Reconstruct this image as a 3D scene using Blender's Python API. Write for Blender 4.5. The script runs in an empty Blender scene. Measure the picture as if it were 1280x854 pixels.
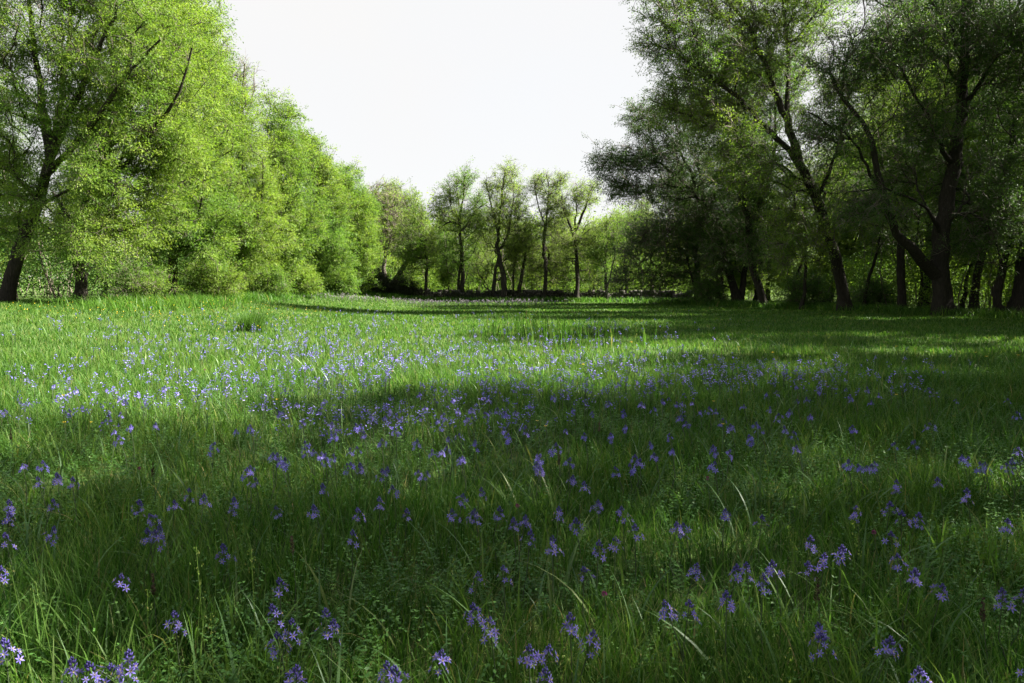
import bpy, math, time
import numpy as np
from mathutils import Vector, Matrix

T0 = time.time()
scene = bpy.context.scene
COL = scene.collection
R = math.radians

# ------------------------------------------------------------------ camera, sky, sun, exposure
FPX, CX, CY, HORIZON = 942.0, 640.0, 427.0, 348.0        # focal length and horizon in photo pixels
PITCH = math.atan((CY - HORIZON) / FPX)
EYE = 1.55
cam_data = bpy.data.cameras.new("camera")
cam_data.sensor_width = 36.0
cam_data.lens = 36.0 * FPX / 1280.0
cam_data.clip_start, cam_data.clip_end = 0.05, 3000.0
cam = bpy.data.objects.new("camera", cam_data)
COL.objects.link(cam)
cam.location = (0, 0, EYE)
cam.rotation_euler = (math.pi / 2 - PITCH, 0, 0)
scene.camera = cam

SUN_EL, SUN_AZ = R(43), R(82)                              # azimuth from +Y (view direction) towards +X (right)
world = bpy.data.worlds.new("World")
scene.world = world
world.use_nodes = True
wn, wl = world.node_tree.nodes, world.node_tree.links
bg = wn["Background"]
sky = wn.new("ShaderNodeTexSky")
sky.sky_type = 'NISHITA'
sky.sun_disc = False
sky.sun_elevation, sky.sun_rotation = SUN_EL, SUN_AZ
sky.altitude, sky.air_density, sky.dust_density, sky.ozone_density = 0, 1.0, 1.0, 1.0
# thin bright veil of cloud over the blue
tcw = wn.new("ShaderNodeTexCoord")
cn = wn.new("ShaderNodeTexNoise"); cn.inputs["Scale"].default_value = 2.2; cn.inputs["Detail"].default_value = 6
wl.new(tcw.outputs["Generated"], cn.inputs["Vector"])
cr = wn.new("ShaderNodeMapRange"); cr.inputs[1].default_value = 0.3; cr.inputs[2].default_value = 0.65; cr.inputs[3].default_value = 0.93; cr.inputs[4].default_value = 1.0
wl.new(cn.outputs["Fac"], cr.inputs[0])
cm = wn.new("ShaderNodeMix"); cm.data_type = 'RGBA'
sp = wn.new("ShaderNodeSeparateXYZ"); wl.new(tcw.outputs["Generated"], sp.inputs[0])
er = wn.new("ShaderNodeMapRange"); er.inputs[1].default_value = 0.42; er.inputs[2].default_value = 0.9; er.inputs[3].default_value = 1.0; er.inputs[4].default_value = 0.35
wl.new(sp.outputs[2], er.inputs[0])                     # the veil thins towards the zenith
vm = wn.new("ShaderNodeMath"); vm.operation = 'MULTIPLY'; wl.new(cr.outputs[0], vm.inputs[0]); wl.new(er.outputs[0], vm.inputs[1])
wl.new(vm.outputs[0], cm.inputs[0]); wl.new(sky.outputs[0], cm.inputs[6]); cm.inputs[7].default_value = (2.94, 2.92, 2.9, 1)
wl.new(cm.outputs[2], bg.inputs[0])
bg.inputs[1].default_value = 0.05
sun_data = bpy.data.lights.new("sun", 'SUN')
sun_data.energy, sun_data.angle, sun_data.color = 5.0, R(0.5), (1.0, 0.95, 0.86)
sun = bpy.data.objects.new("sun", sun_data)
COL.objects.link(sun)
sun_dir = Vector((math.sin(SUN_AZ) * math.cos(SUN_EL), math.cos(SUN_AZ) * math.cos(SUN_EL), math.sin(SUN_EL)))
sun.rotation_euler = (-sun_dir).to_track_quat('-Z', 'Y').to_euler()
sun.location = sun_dir * 60
vs = scene.view_settings
vs.view_transform, vs.look, vs.gamma, vs.use_curve_mapping = 'Standard', 'None', 1.0, False
vs.exposure = 2.7
scene.cycles.max_bounces = 8
scene.cycles.diffuse_bounces = 4
scene.cycles.transmission_bounces = 4
scene.cycles.transparent_max_bounces = 4

# ------------------------------------------------------------------ helpers
def smooth(t):
    t = np.clip(t, 0, 1)
    return t * t * (3 - 2 * t)

_ng = np.random.default_rng(5).random((64, 64))
def vnoise(x, y):
    """value noise, 0..1, period 64"""
    x, y = np.asarray(x, float), np.asarray(y, float)
    xi, yi = np.floor(x).astype(int), np.floor(y).astype(int)
    fx, fy = smooth(x - xi), smooth(y - yi)
    a, b = _ng[xi % 64, yi % 64], _ng[(xi + 1) % 64, yi % 64]
    c, d = _ng[xi % 64, (yi + 1) % 64], _ng[(xi + 1) % 64, (yi + 1) % 64]
    return (a * (1 - fx) + b * fx) * (1 - fy) + (c * (1 - fx) + d * fx) * fy

def fbm(x, y):
    return 0.5 * vnoise(x, y) + 0.3 * vnoise(2.1 * x + 7, 2.1 * y + 3) + 0.2 * vnoise(4.3 * x + 1, 4.3 * y + 9)

def H(x, y):
    """height of the ground"""
    x, y = np.asarray(x, float), np.asarray(y, float)
    rise = 0.78 * smooth((-x - 5) / 12)
    dip = -0.42 * smooth((y - 8) / 62)
    bump = 0.10 * (fbm(x * 0.35 + 20, y * 0.35 + 20) - 0.5) * smooth((np.hypot(x, y) - 2) / 6)
    return rise + dip + bump

_c, _s = math.cos(PITCH), math.sin(PITCH)
def P(px, py, d):
    """the point at distance d in front of the camera that the photo shows at pixel px, py"""
    u, v = (px - CX) / FPX, (CY - py) / FPX
    r = np.array([u, _c + v * _s, -_s + v * _c])
    return np.array([0, 0, EYE]) + r * (d / r[1])

_ts = np.exp(np.linspace(math.log(1.0), math.log(110.0), 500))
def on_ground(px, py, h=0.0):
    """where the ray of a pixel meets the surface h above the ground"""
    u, v = (px - CX) / FPX, (CY - py) / FPX
    r = np.array([u, _c + v * _s, -_s + v * _c])
    p = np.array([0, 0, EYE]) + r * _ts[:, None]
    gap = p[:, 2] - H(p[:, 0], p[:, 1]) - h
    i = max(1, int(np.argmax(gap <= 0)) if (gap <= 0).any() else len(_ts) - 1)
    w = gap[i - 1] / (gap[i - 1] - gap[i]) if gap[i] != gap[i - 1] else 1.0
    q = p[i - 1] + (p[i] - p[i - 1]) * min(max(w, 0), 1)
    return float(q[0]), float(q[1])

def link_mesh(name, V, faces, mats, parent=None, rnd=None, mat_idx=None, smooth_shade=False, loc=None):
    """ONE mesh object; faces is a list of (M,k) index arrays; rnd a per-face value read by the materials"""
    me = bpy.data.meshes.new(name)
    V = np.asarray(V, np.float32)
    me.vertices.add(len(V))
    me.vertices.foreach_set("co", V.ravel())
    faces = [np.asarray(f, np.int32) for f in faces if len(f)]
    nl = sum(f.size for f in faces)
    nf = sum(len(f) for f in faces)
    me.loops.add(nl)
    me.polygons.add(nf)
    me.loops.foreach_set("vertex_index", np.concatenate([f.ravel() for f in faces]))
    cnt = np.concatenate([np.full(len(f), f.shape[1], np.int32) for f in faces])
    me.polygons.foreach_set("loop_start", np.concatenate([[0], np.cumsum(cnt)[:-1]]).astype(np.int32))
    me.polygons.foreach_set("loop_total", cnt)
    if mat_idx is not None:
        me.polygons.foreach_set("material_index", np.asarray(mat_idx, np.int32))
    if smooth_shade:
        me.polygons.foreach_set("use_smooth", np.ones(nf, bool))
    me.update(calc_edges=True)
    if rnd is not None:
        a = me.attributes.new("rnd", 'FLOAT', 'FACE')
        a.data.foreach_set("value", np.asarray(rnd, np.float32))
    for m in (mats if isinstance(mats, (list, tuple)) else [mats]):
        me.materials.append(m)
    o = bpy.data.objects.new(name, me)
    COL.objects.link(o)
    if parent is not None:
        o.parent = parent
    if loc is not None:
        o.location = loc
    return o

def tag(o, label=None, cat=None, group=None, kind=None):
    for k, v in (("label", label), ("category", cat), ("group", group), ("kind", kind)):
        if v:
            o[k] = v
    return o

def empty(name, loc, rz=0.0):
    o = bpy.data.objects.new(name, None)
    o.empty_display_size = 0.3
    COL.objects.link(o)
    o.location = loc
    o.rotation_euler = (0, 0, rz)
    return o

def copy_tree(o, parent=None):
    c = o.copy()
    COL.objects.link(c)
    if parent is not None:
        c.parent = parent
    for ch in list(o.children):
        copy_tree(ch, c)
    return c

def unit(v):
    return v / np.maximum(np.linalg.norm(v, axis=-1, keepdims=True), 1e-9)

# ------------------------------------------------------------------ materials
def ramp_node(nt, stops):
    rp = nt.nodes.new("ShaderNodeValToRGB")
    e = rp.color_ramp.elements
    while len(e) < len(stops):
        e.new(0.5)
    for el, (p, c) in zip(e, stops):
        el.position = p
        el.color = (*c, 1)
    return rp

def new_mat(name):
    m = bpy.data.materials.new(name)
    m.use_nodes = True
    nt = m.node_tree
    return m, nt, nt.nodes["Principled BSDF"], nt.nodes["Material Output"]

def leaf_mat(name, stops, trans=0.4, rough=0.55, spec=0.18, tcol=(1.25, 1.35, 0.7), patch=None):
    """thin plant tissue: each face takes its own colour from the ramp, part of the light passes through"""
    m, nt, bs, out = new_mat(name)
    at = nt.nodes.new("ShaderNodeAttribute")
    at.attribute_name = "rnd"
    rp = ramp_node(nt, stops)
    nt.links.new(at.outputs["Fac"], rp.inputs[0])
    colour = rp.outputs[0]
    if patch:
        ge = nt.nodes.new("ShaderNodeNewGeometry")
        no = nt.nodes.new("ShaderNodeTexNoise")
        no.inputs["Scale"].default_value = patch[0]
        no.inputs["Detail"].default_value = 3
        nt.links.new(ge.outputs["Position"], no.inputs["Vector"])
        r2 = ramp_node(nt, [(0.35, patch[1]), (0.65, patch[2])])
        nt.links.new(no.outputs["Fac"], r2.inputs[0])
        mx = nt.nodes.new("ShaderNodeMix")
        mx.data_type, mx.blend_type = 'RGBA', 'MULTIPLY'
        mx.inputs[0].default_value = 1
        nt.links.new(colour, mx.inputs[6])
        nt.links.new(r2.outputs[0], mx.inputs[7])
        colour = mx.outputs[2]
    nt.links.new(colour, bs.inputs["Base Color"])
    bs.inputs["Roughness"].default_value = rough
    bs.inputs["Specular IOR Level"].default_value = spec
    tr = nt.nodes.new("ShaderNodeBsdfTranslucent")
    tm = nt.nodes.new("ShaderNodeMix")
    tm.data_type, tm.blend_type = 'RGBA', 'MULTIPLY'
    tm.inputs[0].default_value = 1
    tm.inputs[7].default_value = (*tcol, 1)
    nt.links.new(colour, tm.inputs[6])
    nt.links.new(tm.outputs[2], tr.inputs[0])
    ms = nt.nodes.new("ShaderNodeMixShader")
    ms.inputs[0].default_value = trans
    nt.links.new(bs.outputs[0], ms.inputs[1])
    nt.links.new(tr.outputs[0], ms.inputs[2])
    nt.links.new(ms.outputs[0], out.inputs[0])
    return m

def bark_mat(name, c1, c2, c3, scale=6.0):
    m, nt, bs, out = new_mat(name)
    tc = nt.nodes.new("ShaderNodeTexCoord")
    mp = nt.nodes.new("ShaderNodeMapping")
    mp.inputs["Scale"].default_value = (1, 1, 0.22)
    nt.links.new(tc.outputs["Object"], mp.inputs[0])
    no = nt.nodes.new("ShaderNodeTexNoise")
    no.inputs["Scale"].default_value = scale * 3
    no.inputs["Detail"].default_value = 8
    no.inputs["Roughness"].default_value = 0.7
    nt.links.new(mp.outputs[0], no.inputs["Vector"])
    rp = ramp_node(nt, [(0.3, c1), (0.55, c2), (0.8, c3)])
    nt.links.new(no.outputs["Fac"], rp.inputs[0])
    nt.links.new(rp.outputs[0], bs.inputs["Base Color"])
    bs.inputs["Roughness"].default_value = 0.9
    bs.inputs["Specular IOR Level"].default_value = 0.15
    bp = nt.nodes.new("ShaderNodeBump")
    bp.inputs["Strength"].default_value = 0.8
    bp.inputs["Distance"].default_value = 0.06
    nt.links.new(no.outputs["Fac"], bp.inputs["Height"])
    nt.links.new(bp.outputs[0], bs.inputs["Normal"])
    return m

def plain_mat(name, c1, c2, scale=30.0, rough=0.7, spec=0.2):
    m, nt, bs, out = new_mat(name)
    tc = nt.nodes.new("ShaderNodeTexCoord")
    no = nt.nodes.new("ShaderNodeTexNoise")
    no.inputs["Scale"].default_value = scale
    no.inputs["Detail"].default_value = 6
    nt.links.new(tc.outputs["Object"], no.inputs["Vector"])
    rp = ramp_node(nt, [(0.35, c1), (0.65, c2)])
    nt.links.new(no.outputs["Fac"], rp.inputs[0])
    nt.links.new(rp.outputs[0], bs.inputs["Base Color"])
    bs.inputs["Roughness"].default_value = rough
    bs.inputs["Specular IOR Level"].default_value = spec
    return m

M = {}
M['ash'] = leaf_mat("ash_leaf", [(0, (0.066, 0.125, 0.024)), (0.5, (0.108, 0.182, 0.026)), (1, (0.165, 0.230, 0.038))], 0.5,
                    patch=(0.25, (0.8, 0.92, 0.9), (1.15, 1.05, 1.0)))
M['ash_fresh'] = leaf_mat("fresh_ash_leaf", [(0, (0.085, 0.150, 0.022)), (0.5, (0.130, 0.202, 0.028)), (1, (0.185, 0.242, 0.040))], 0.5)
M['ash_shaded'] = leaf_mat("shaded_ash_leaf", [(0, (0.030, 0.068, 0.014)), (0.5, (0.048, 0.098, 0.017)), (1, (0.070, 0.125, 0.022))], 0.35)  # ash leaf darkened: the right row's shade is put into its colour
M['willow'] = leaf_mat("pale_leaf", [(0, (0.100, 0.155, 0.036)), (0.5, (0.140, 0.200, 0.044)), (1, (0.180, 0.225, 0.056))], 0.6)
M['bush'] = leaf_mat("bush_leaf", [(0, (0.045, 0.095, 0.020)), (0.5, (0.070, 0.145, 0.026)), (1, (0.100, 0.180, 0.034))], 0.4)
M['grass'] = leaf_mat("grass_blade", [(0, (0.018, 0.058, 0.008)), (0.5, (0.058, 0.132, 0.018)), (0.88, (0.115, 0.190, 0.042)),
                                      (0.95, (0.150, 0.165, 0.050)), (1, (0.240, 0.200, 0.090))], 0.48, 0.42, 0.10, (1.2, 1.35, 0.75),
                      patch=(0.5, (0.82, 0.9, 0.9), (1.15, 1.05, 1.0)))
M['herb'] = leaf_mat("herb_leaf", [(0, (0.036, 0.095, 0.018)), (0.6, (0.062, 0.145, 0.026)), (1, (0.100, 0.190, 0.040))], 0.35, 0.5, 0.2)
M['camas_leaf'] = leaf_mat("strap_leaf", [(0, (0.045, 0.095, 0.030)), (0.7, (0.075, 0.140, 0.035)), (1, (0.130, 0.170, 0.050))], 0.3, 0.45, 0.25)
M['petal'] = leaf_mat("violet_petal", [(0, (0.108, 0.088, 0.400)), (0.5, (0.182, 0.148, 0.520)), (1, (0.325, 0.270, 0.650))], 0.3, 0.5, 0.2, (1.1, 1.0, 1.1))
M['lilac'] = leaf_mat("lilac_petal", [(0, (0.17, 0.14, 0.22)), (0.5, (0.27, 0.22, 0.30)), (1, (0.38, 0.31, 0.36))], 0.3, 0.5, 0.2, (1.1, 1.0, 1.1))
M['bud'] = leaf_mat("dark_bud", [(0, (0.045, 0.035, 0.160)), (1, (0.090, 0.070, 0.260))], 0.15, 0.5, 0.2, (1, 1, 1))
M['stem'] = leaf_mat("flower_stem", [(0, (0.040, 0.055, 0.030)), (1, (0.060, 0.085, 0.035))], 0.1, 0.5, 0.3, (1, 1, 1))
M['anther'] = plain_mat("anther", (0.35, 0.30, 0.10), (0.45, 0.36, 0.12))
M['yellow'] = leaf_mat("yellow_petal", [(0, (0.62, 0.40, 0.015)), (1, (0.72, 0.50, 0.02))], 0.25, 0.35, 0.4, (1, 1, 1))
M['magenta'] = leaf_mat("magenta_petal", [(0, (0.18, 0.03, 0.10)), (1, (0.28, 0.06, 0.16))], 0.25, 0.5, 0.2, (1, 1, 1))
M['plantain'] = leaf_mat("seed_spike", [(0, (0.035, 0.022, 0.018)), (1, (0.080, 0.055, 0.035))], 0.1, 0.7, 0.1, (1, 1, 1))
M['bark'] = bark_mat("dark_bark", (0.010, 0.009, 0.007), (0.028, 0.024, 0.018), (0.070, 0.062, 0.050))
M['bark_grey'] = bark_mat("grey_bark", (0.045, 0.038, 0.030), (0.110, 0.095, 0.075), (0.220, 0.200, 0.165))
M['twig'] = plain_mat("twig", (0.070, 0.055, 0.042), (0.150, 0.125, 0.098), 2.0)
M['stone'] = plain_mat("mossy_stone", (0.030, 0.028, 0.022), (0.11, 0.10, 0.085), 3.0, 0.9)
M['bramble'] = leaf_mat("bramble", [(0, (0.014, 0.018, 0.009)), (1, (0.040, 0.044, 0.020))], 0.15)

# ground: damp soil and thatch seen between the blades
m, nt, bs, out = new_mat("meadow_soil")
ge = nt.nodes.new("ShaderNodeNewGeometry")
n1 = nt.nodes.new("ShaderNodeTexNoise"); n1.inputs["Scale"].default_value = 0.6; n1.inputs["Detail"].default_value = 8
n2 = nt.nodes.new("ShaderNodeTexNoise"); n2.inputs["Scale"].default_value = 18; n2.inputs["Detail"].default_value = 6
nt.links.new(ge.outputs["Position"], n1.inputs["Vector"])
nt.links.new(ge.outputs["Position"], n2.inputs["Vector"])
ad = nt.nodes.new("ShaderNodeMath"); ad.operation = 'ADD'
nt.links.new(n1.outputs["Fac"], ad.inputs[0]); nt.links.new(n2.outputs["Fac"], ad.inputs[1])
ml = nt.nodes.new("ShaderNodeMath"); ml.operation = 'MULTIPLY'; ml.inputs[1].default_value = 0.5
nt.links.new(ad.outputs[0], ml.inputs[0])
rp = ramp_node(nt, [(0.32, (0.034, 0.052, 0.014)), (0.5, (0.050, 0.085, 0.018)), (0.66, (0.085, 0.105, 0.030))])
nt.links.new(ml.outputs[0], rp.inputs[0])
nt.links.new(rp.outputs[0], bs.inputs["Base Color"])
bs.inputs["Roughness"].default_value = 0.95
bs.inputs["Specular IOR Level"].default_value = 0.1
bp = nt.nodes.new("ShaderNodeBump"); bp.inputs["Strength"].default_value = 0.6; bp.inputs["Distance"].default_value = 0.05
nt.links.new(n2.outputs["Fac"], bp.inputs["Height"]); nt.links.new(bp.outputs[0], bs.inputs["Normal"])
M['soil'] = m

# ------------------------------------------------------------------ ground: one sheet to the horizon
def axis(fine, step, far):
    a = list(np.arange(0, fine, step))
    v, s = fine, step
    while v < far:
        a.append(v); s *= 1.25; v += s
    a.append(far)
    return np.array(a)
ax_ = axis(40, 0.8, 1500)
xs = np.concatenate([-ax_[:0:-1], ax_])
ys = np.concatenate([-axis(12, 0.8, 1500)[:0:-1], axis(90, 0.8, 1500)])
gx, gy = np.meshgrid(xs, ys)
nx, ny = len(xs), len(ys)
V = np.stack([gx.ravel(), gy.ravel(), H(gx, gy).ravel()], 1)
ii, jj = np.meshgrid(np.arange(nx - 1), np.arange(ny - 1))
a = (jj * nx + ii).ravel()
o = link_mesh("ground", V, [np.stack([a, a + 1, a + nx + 1, a + nx], 1)], M['soil'], smooth_shade=True)
tag(o, kind='structure')

# ------------------------------------------------------------------ plant geometry
def leaves(pos, dirs, L, W, rng, up=0.6):
    """one folded rhombic leaf per row: (4N verts, N quads)"""
    n = len(pos)
    d = unit(dirs)
    nrm = rng.normal(size=(n, 3)); nrm[:, 2] += up * 2
    side = unit(np.cross(d, nrm))
    nn = np.cross(side, d)
    L = np.broadcast_to(L, (n,))[:, None]
    W = np.broadcast_to(W, (n,))[:, None]
    mid = pos + d * L * 0.45
    v = np.stack([pos, mid + side * W * 0.5 - nn * W * 0.12, pos + d * L - nn * L * 0.12, mid - side * W * 0.5 - nn * W * 0.12], 1)
    f = np.arange(4 * n).reshape(n, 4)
    return v.reshape(-1, 3), f

def thin_tubes(pts, r0, r1):
    """many 3-sided twigs at once; pts (N,S,3)"""
    n, s, _ = pts.shape
    tan = unit(np.gradient(pts, axis=1))
    ref = np.array([0.31, 0.55, 0.77])
    a = unit(np.cross(tan, ref)); b = np.cross(tan, a)
    rad = (np.linspace(0, 1, s)[None, :] * (np.reshape(r1, (-1, 1)) - np.reshape(r0, (-1, 1))) + np.reshape(r0, (-1, 1)))[..., None]
    rings = np.stack([pts + rad * (a * math.cos(t) + b * math.sin(t)) for t in (0, 2.0944, 4.18879)], 2)   # N,S,3,3
    v = rings.reshape(-1, 3)
    base = (np.arange(n)[:, None, None] * s + np.arange(s - 1)[None, :, None]) * 3
    k = np.arange(3)[None, None, :]
    f = np.stack([base + k, base + (k + 1) % 3, base + 3 + (k + 1) % 3, base + 3 + k], -1).reshape(-1, 4)
    return v, f

def catmull(pts, step):
    pts = np.asarray(pts, float)
    if len(pts) == 2:
        pts = np.array([pts[0], pts[0] * 0.5 + pts[1] * 0.5, pts[1]])
    e = np.vstack([2 * pts[0] - pts[1], pts, 2 * pts[-1] - pts[-2]])
    out = []
    for i in range(1, len(e) - 2):
        p0, p1, p2, p3 = e[i - 1], e[i], e[i + 1], e[i + 2]
        n = max(1, int(np.linalg.norm((p2 - p1)[:3]) / step))
        for t in np.arange(n) / n:
            out.append(0.5 * ((2 * p1) + (-p0 + p2) * t + (2 * p0 - 5 * p1 + 4 * p2 - p3) * t * t + (-p0 + 3 * p1 - 3 * p2 + p3) * t ** 3))
    out.append(e[-2])
    return np.array(out)

class Skel:
    """wood of one tree: nodes joined to parents, thickened by what they carry"""
    def __init__(self, seed):
        self.rng = np.random.default_rng(seed)
        self.pos = np.zeros((30000, 3)); self.par = np.full(30000, -1); self.plen = np.zeros(30000)
        self.give = np.zeros(30000); self.part = np.zeros(30000, int); self.dir = np.zeros((30000, 3)); self.n = 0
        self.kinds = []; self.attach = np.ones(30000)
    def add(self, p, par, give, part, cost=0.0):
        i = self.n
        self.pos[i] = p; self.par[i] = par; self.give[i] = give; self.part[i] = part
        if par >= 0:
            dv = p - self.pos[par]; l = np.linalg.norm(dv)
            self.plen[i] = self.plen[par] + l; self.dir[i] = dv / max(l, 1e-6)
        else:
            self.dir[i] = (0, 0, 1)
        self.attach[i] = cost
        self.n += 1
        return i
    def stem(self, pts, r0, r1, bare=0.35):
        """explicit stem or limb through pts; bare: lower share that carries no branches"""
        pts = np.asarray(pts, float)
        c = catmull(pts, 0.45)
        n = len(c)
        c[1:-1] += self.rng.normal(size=(n - 2, 3)) * 0.035
        par, kind = -1, 'trunk'
        if self.n:
            d = np.linalg.norm(self.pos[:self.n] - c[0], axis=1)
            if d.min() < 1.2:
                par, kind = int(d.argmin()), 'limb'
                c = c[1:] if n > 2 else c
        k = len(self.kinds); self.kinds.append(kind)
        for i, p in enumerate(c):
            t = i / max(1, len(c) - 1)
            par = self.add(p, par, r0 + (r1 - r0) * t ** 0.8, k, 50.0 if (t < bare and kind == 'trunk') else 0.0)
    def grow(self, tips, wpath=0.35, lift=0.25):
        rng = self.rng
        c0 = self.pos[:self.n]
        order = np.argsort([np.min(np.linalg.norm(c0 - t, axis=1)) for t in tips])
        self.tip_ids = []
        for t in tips[order]:
            p = self.pos[:self.n]
            dv = t - p
            dist = np.linalg.norm(dv, axis=1)
            cosang = np.einsum('ij,ij->i', dv, self.dir[:self.n]) / np.maximum(dist, 1e-6)
            cost = dist * (1 + 0.5 * np.clip(0.35 - cosang, 0, 2)) + wpath * self.plen[:self.n] + 0.7 * np.clip(p[:, 2] - t[2], 0, 9) + self.attach[:self.n]
            a = int(cost.argmin())
            p0 = self.pos[a].copy(); L = dist[a]
            if L < 0.05:
                continue
            d = dv[a] / L
            t0 = self.dir[a] * 0.55 + d * 0.6 + np.array([0, 0, lift])
            p1 = p0 + unit(t0) * L * 0.45 + rng.normal(size=3) * 0.05 * L
            n = max(2, int(L / 0.4))
            part, par = self.part[a], a
            for i in range(1, n + 1):
                u = i / n
                q = (1 - u) ** 2 * p0 + 2 * u * (1 - u) * p1 + u * u * t
                if i < n:
                    q = q + rng.normal(size=3) * 0.03
                par = self.add(q, par, 0, part)
            self.tip_ids.append(par)
    def finish(self, rtip=0.009, ex=2.3):
        n = self.n
        acc = np.zeros(n)
        acc[self.tip_ids] += 1
        for i in range(n - 1, -1, -1):
            if acc[i] == 0: acc[i] = 0.5
            if self.par[i] >= 0: acc[self.par[i]] += acc[i]
        self.acc = acc
        self.rad = np.maximum(rtip * acc ** (1 / ex), self.give[:n])
        # big side branches become limbs of their own
        tot = len(self.tip_ids)
        nstem = np.nonzero(self.give[:n] > 0)[0]
        isstem = np.zeros(n, bool); isstem[nstem] = True
        for i in range(n):
            if not isstem[i] and self.par[i] >= 0:
                if isstem[self.par[i]] and acc[i] >= max(6, 0.07 * tot) and len(self.kinds) < 14:
                    self.kinds.append('limb'); self.part[i] = len(self.kinds) - 1
                else:
                    self.part[i] = self.part[self.par[i]]
    def mesh(self, ground_z):
        """tube meshes per part -> {part: (V, F)}"""
        n = self.n
        kids = [[] for _ in range(n)]
        roots = []
        for i in range(n):
            (kids[self.par[i]] if self.par[i] >= 0 else roots).append(i)
        res = {}
        stack = [(r, -1) for r in roots]
        rng = self.rng
        while stack:
            s, pa = stack.pop()
            chain = [s]
            while kids[chain[-1]]:
                ks = sorted(kids[chain[-1]], key=lambda k: (self.part[k] == self.part[s], self.rad[k]), reverse=True)
                nxt = ks[0] if self.part[ks[0]] == self.part[s] else None
                for k in ks:
                    if k != nxt: stack.append((k, chain[-1]))
                if nxt is None: break
                chain.append(nxt)
            P_ = self.pos[chain]; r_ = self.rad[chain]
            if pa >= 0:
                P_ = np.vstack([self.pos[pa], P_]); r_ = np.concatenate([[min(r_[0] * 1.15, self.rad[pa] * 0.9)], r_])
            if len(P_) < 2: continue
            if pa < 0:      # root flare, sunk into the ground
                P_ = np.vstack([P_[0] - np.array([0, 0, 0.35]), P_])
                r_ = np.concatenate([[r_[0] * 1.1], r_])
                hgt = np.clip(P_[:, 2] - ground_z, 0, 9)
                r_ = r_ * (1 + 0.55 * np.exp(-hgt / 0.30))
            k = 12 if r_.max() > 0.15 else 7 if r_.max() > 0.06 else 4 if r_.max() > 0.02 else 3
            tan = unit(np.gradient(P_, axis=0))
            ref = np.array([0.97, 0.2, 0.13]) if abs(tan[:, 0]).max() < 0.85 else np.array([0.1, 0.97, 0.2])
            a = unit(np.cross(tan, ref)); b = np.cross(tan, a)
            th = np.arange(k) / k * 2 * math.pi
            rr = np.repeat(r_[:, None], k, 1)
            if k >= 7:
                ph = rng.random(4) * 6.28
                z = np.arange(len(P_))[:, None] * 0.35
                rr = rr * (1 + 0.13 * np.sin(2 * th + ph[0] + z * 0.6) + 0.10 * np.sin(3 * th + ph[1] - z) + 0.06 * np.sin(5 * th + ph[2] + 1.7 * z) + 0.05 * rng.normal(size=rr.shape))
            ring = P_[:, None, :] + rr[..., None] * (a[:, None, :] * np.cos(th)[None, :, None] + b[:, None, :] * np.sin(th)[None, :, None])
            m_ = len(P_)
            base = np.arange(m_ - 1)[:, None] * k
            kk = np.arange(k)[None, :]
            f = np.stack([base + kk, base + (kk + 1) % k, base + k + (kk + 1) % k, base + k + kk], -1).reshape(-1, 4)
            d = res.setdefault(int(self.part[s]), [[], [], 0])
            d[0].append(ring.reshape(-1, 3)); d[1].append(f + d[2]); d[2] += m_ * k
        return {p: (np.vstack(d[0]), np.vstack(d[1])) for p, d in res.items()}

def lobe_tips(lobes, k, rng):
    out = []
    for (c, r) in lobes:
        area = 4 * math.pi / 3 * (r[0] * r[1] + r[1] * r[2] + r[0] * r[2])
        n = max(5, int(k * area))
        d = unit(rng.normal(size=(n, 3)))
        rad = np.where(rng.random(n) < 0.62, rng.uniform(0.78, 1.06, n), rng.uniform(0.25, 0.8, n))
        d = d * rad[:, None] * r
        d[:, :] *= (1 + 0.16 * rng.normal(size=(n, 1)))
        out.append(c + d)
    return np.vstack(out)

def px_lobe(l, d0):
    """lobe given in photo pixels: px, py, half-width, half-height, depth offset, depth radius"""
    px, py, rw, rh, dd, rd = l
    d = d0 + dd
    return P(px, py, d), np.array([rw * d / FPX, rd, rh * d / FPX])

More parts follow.
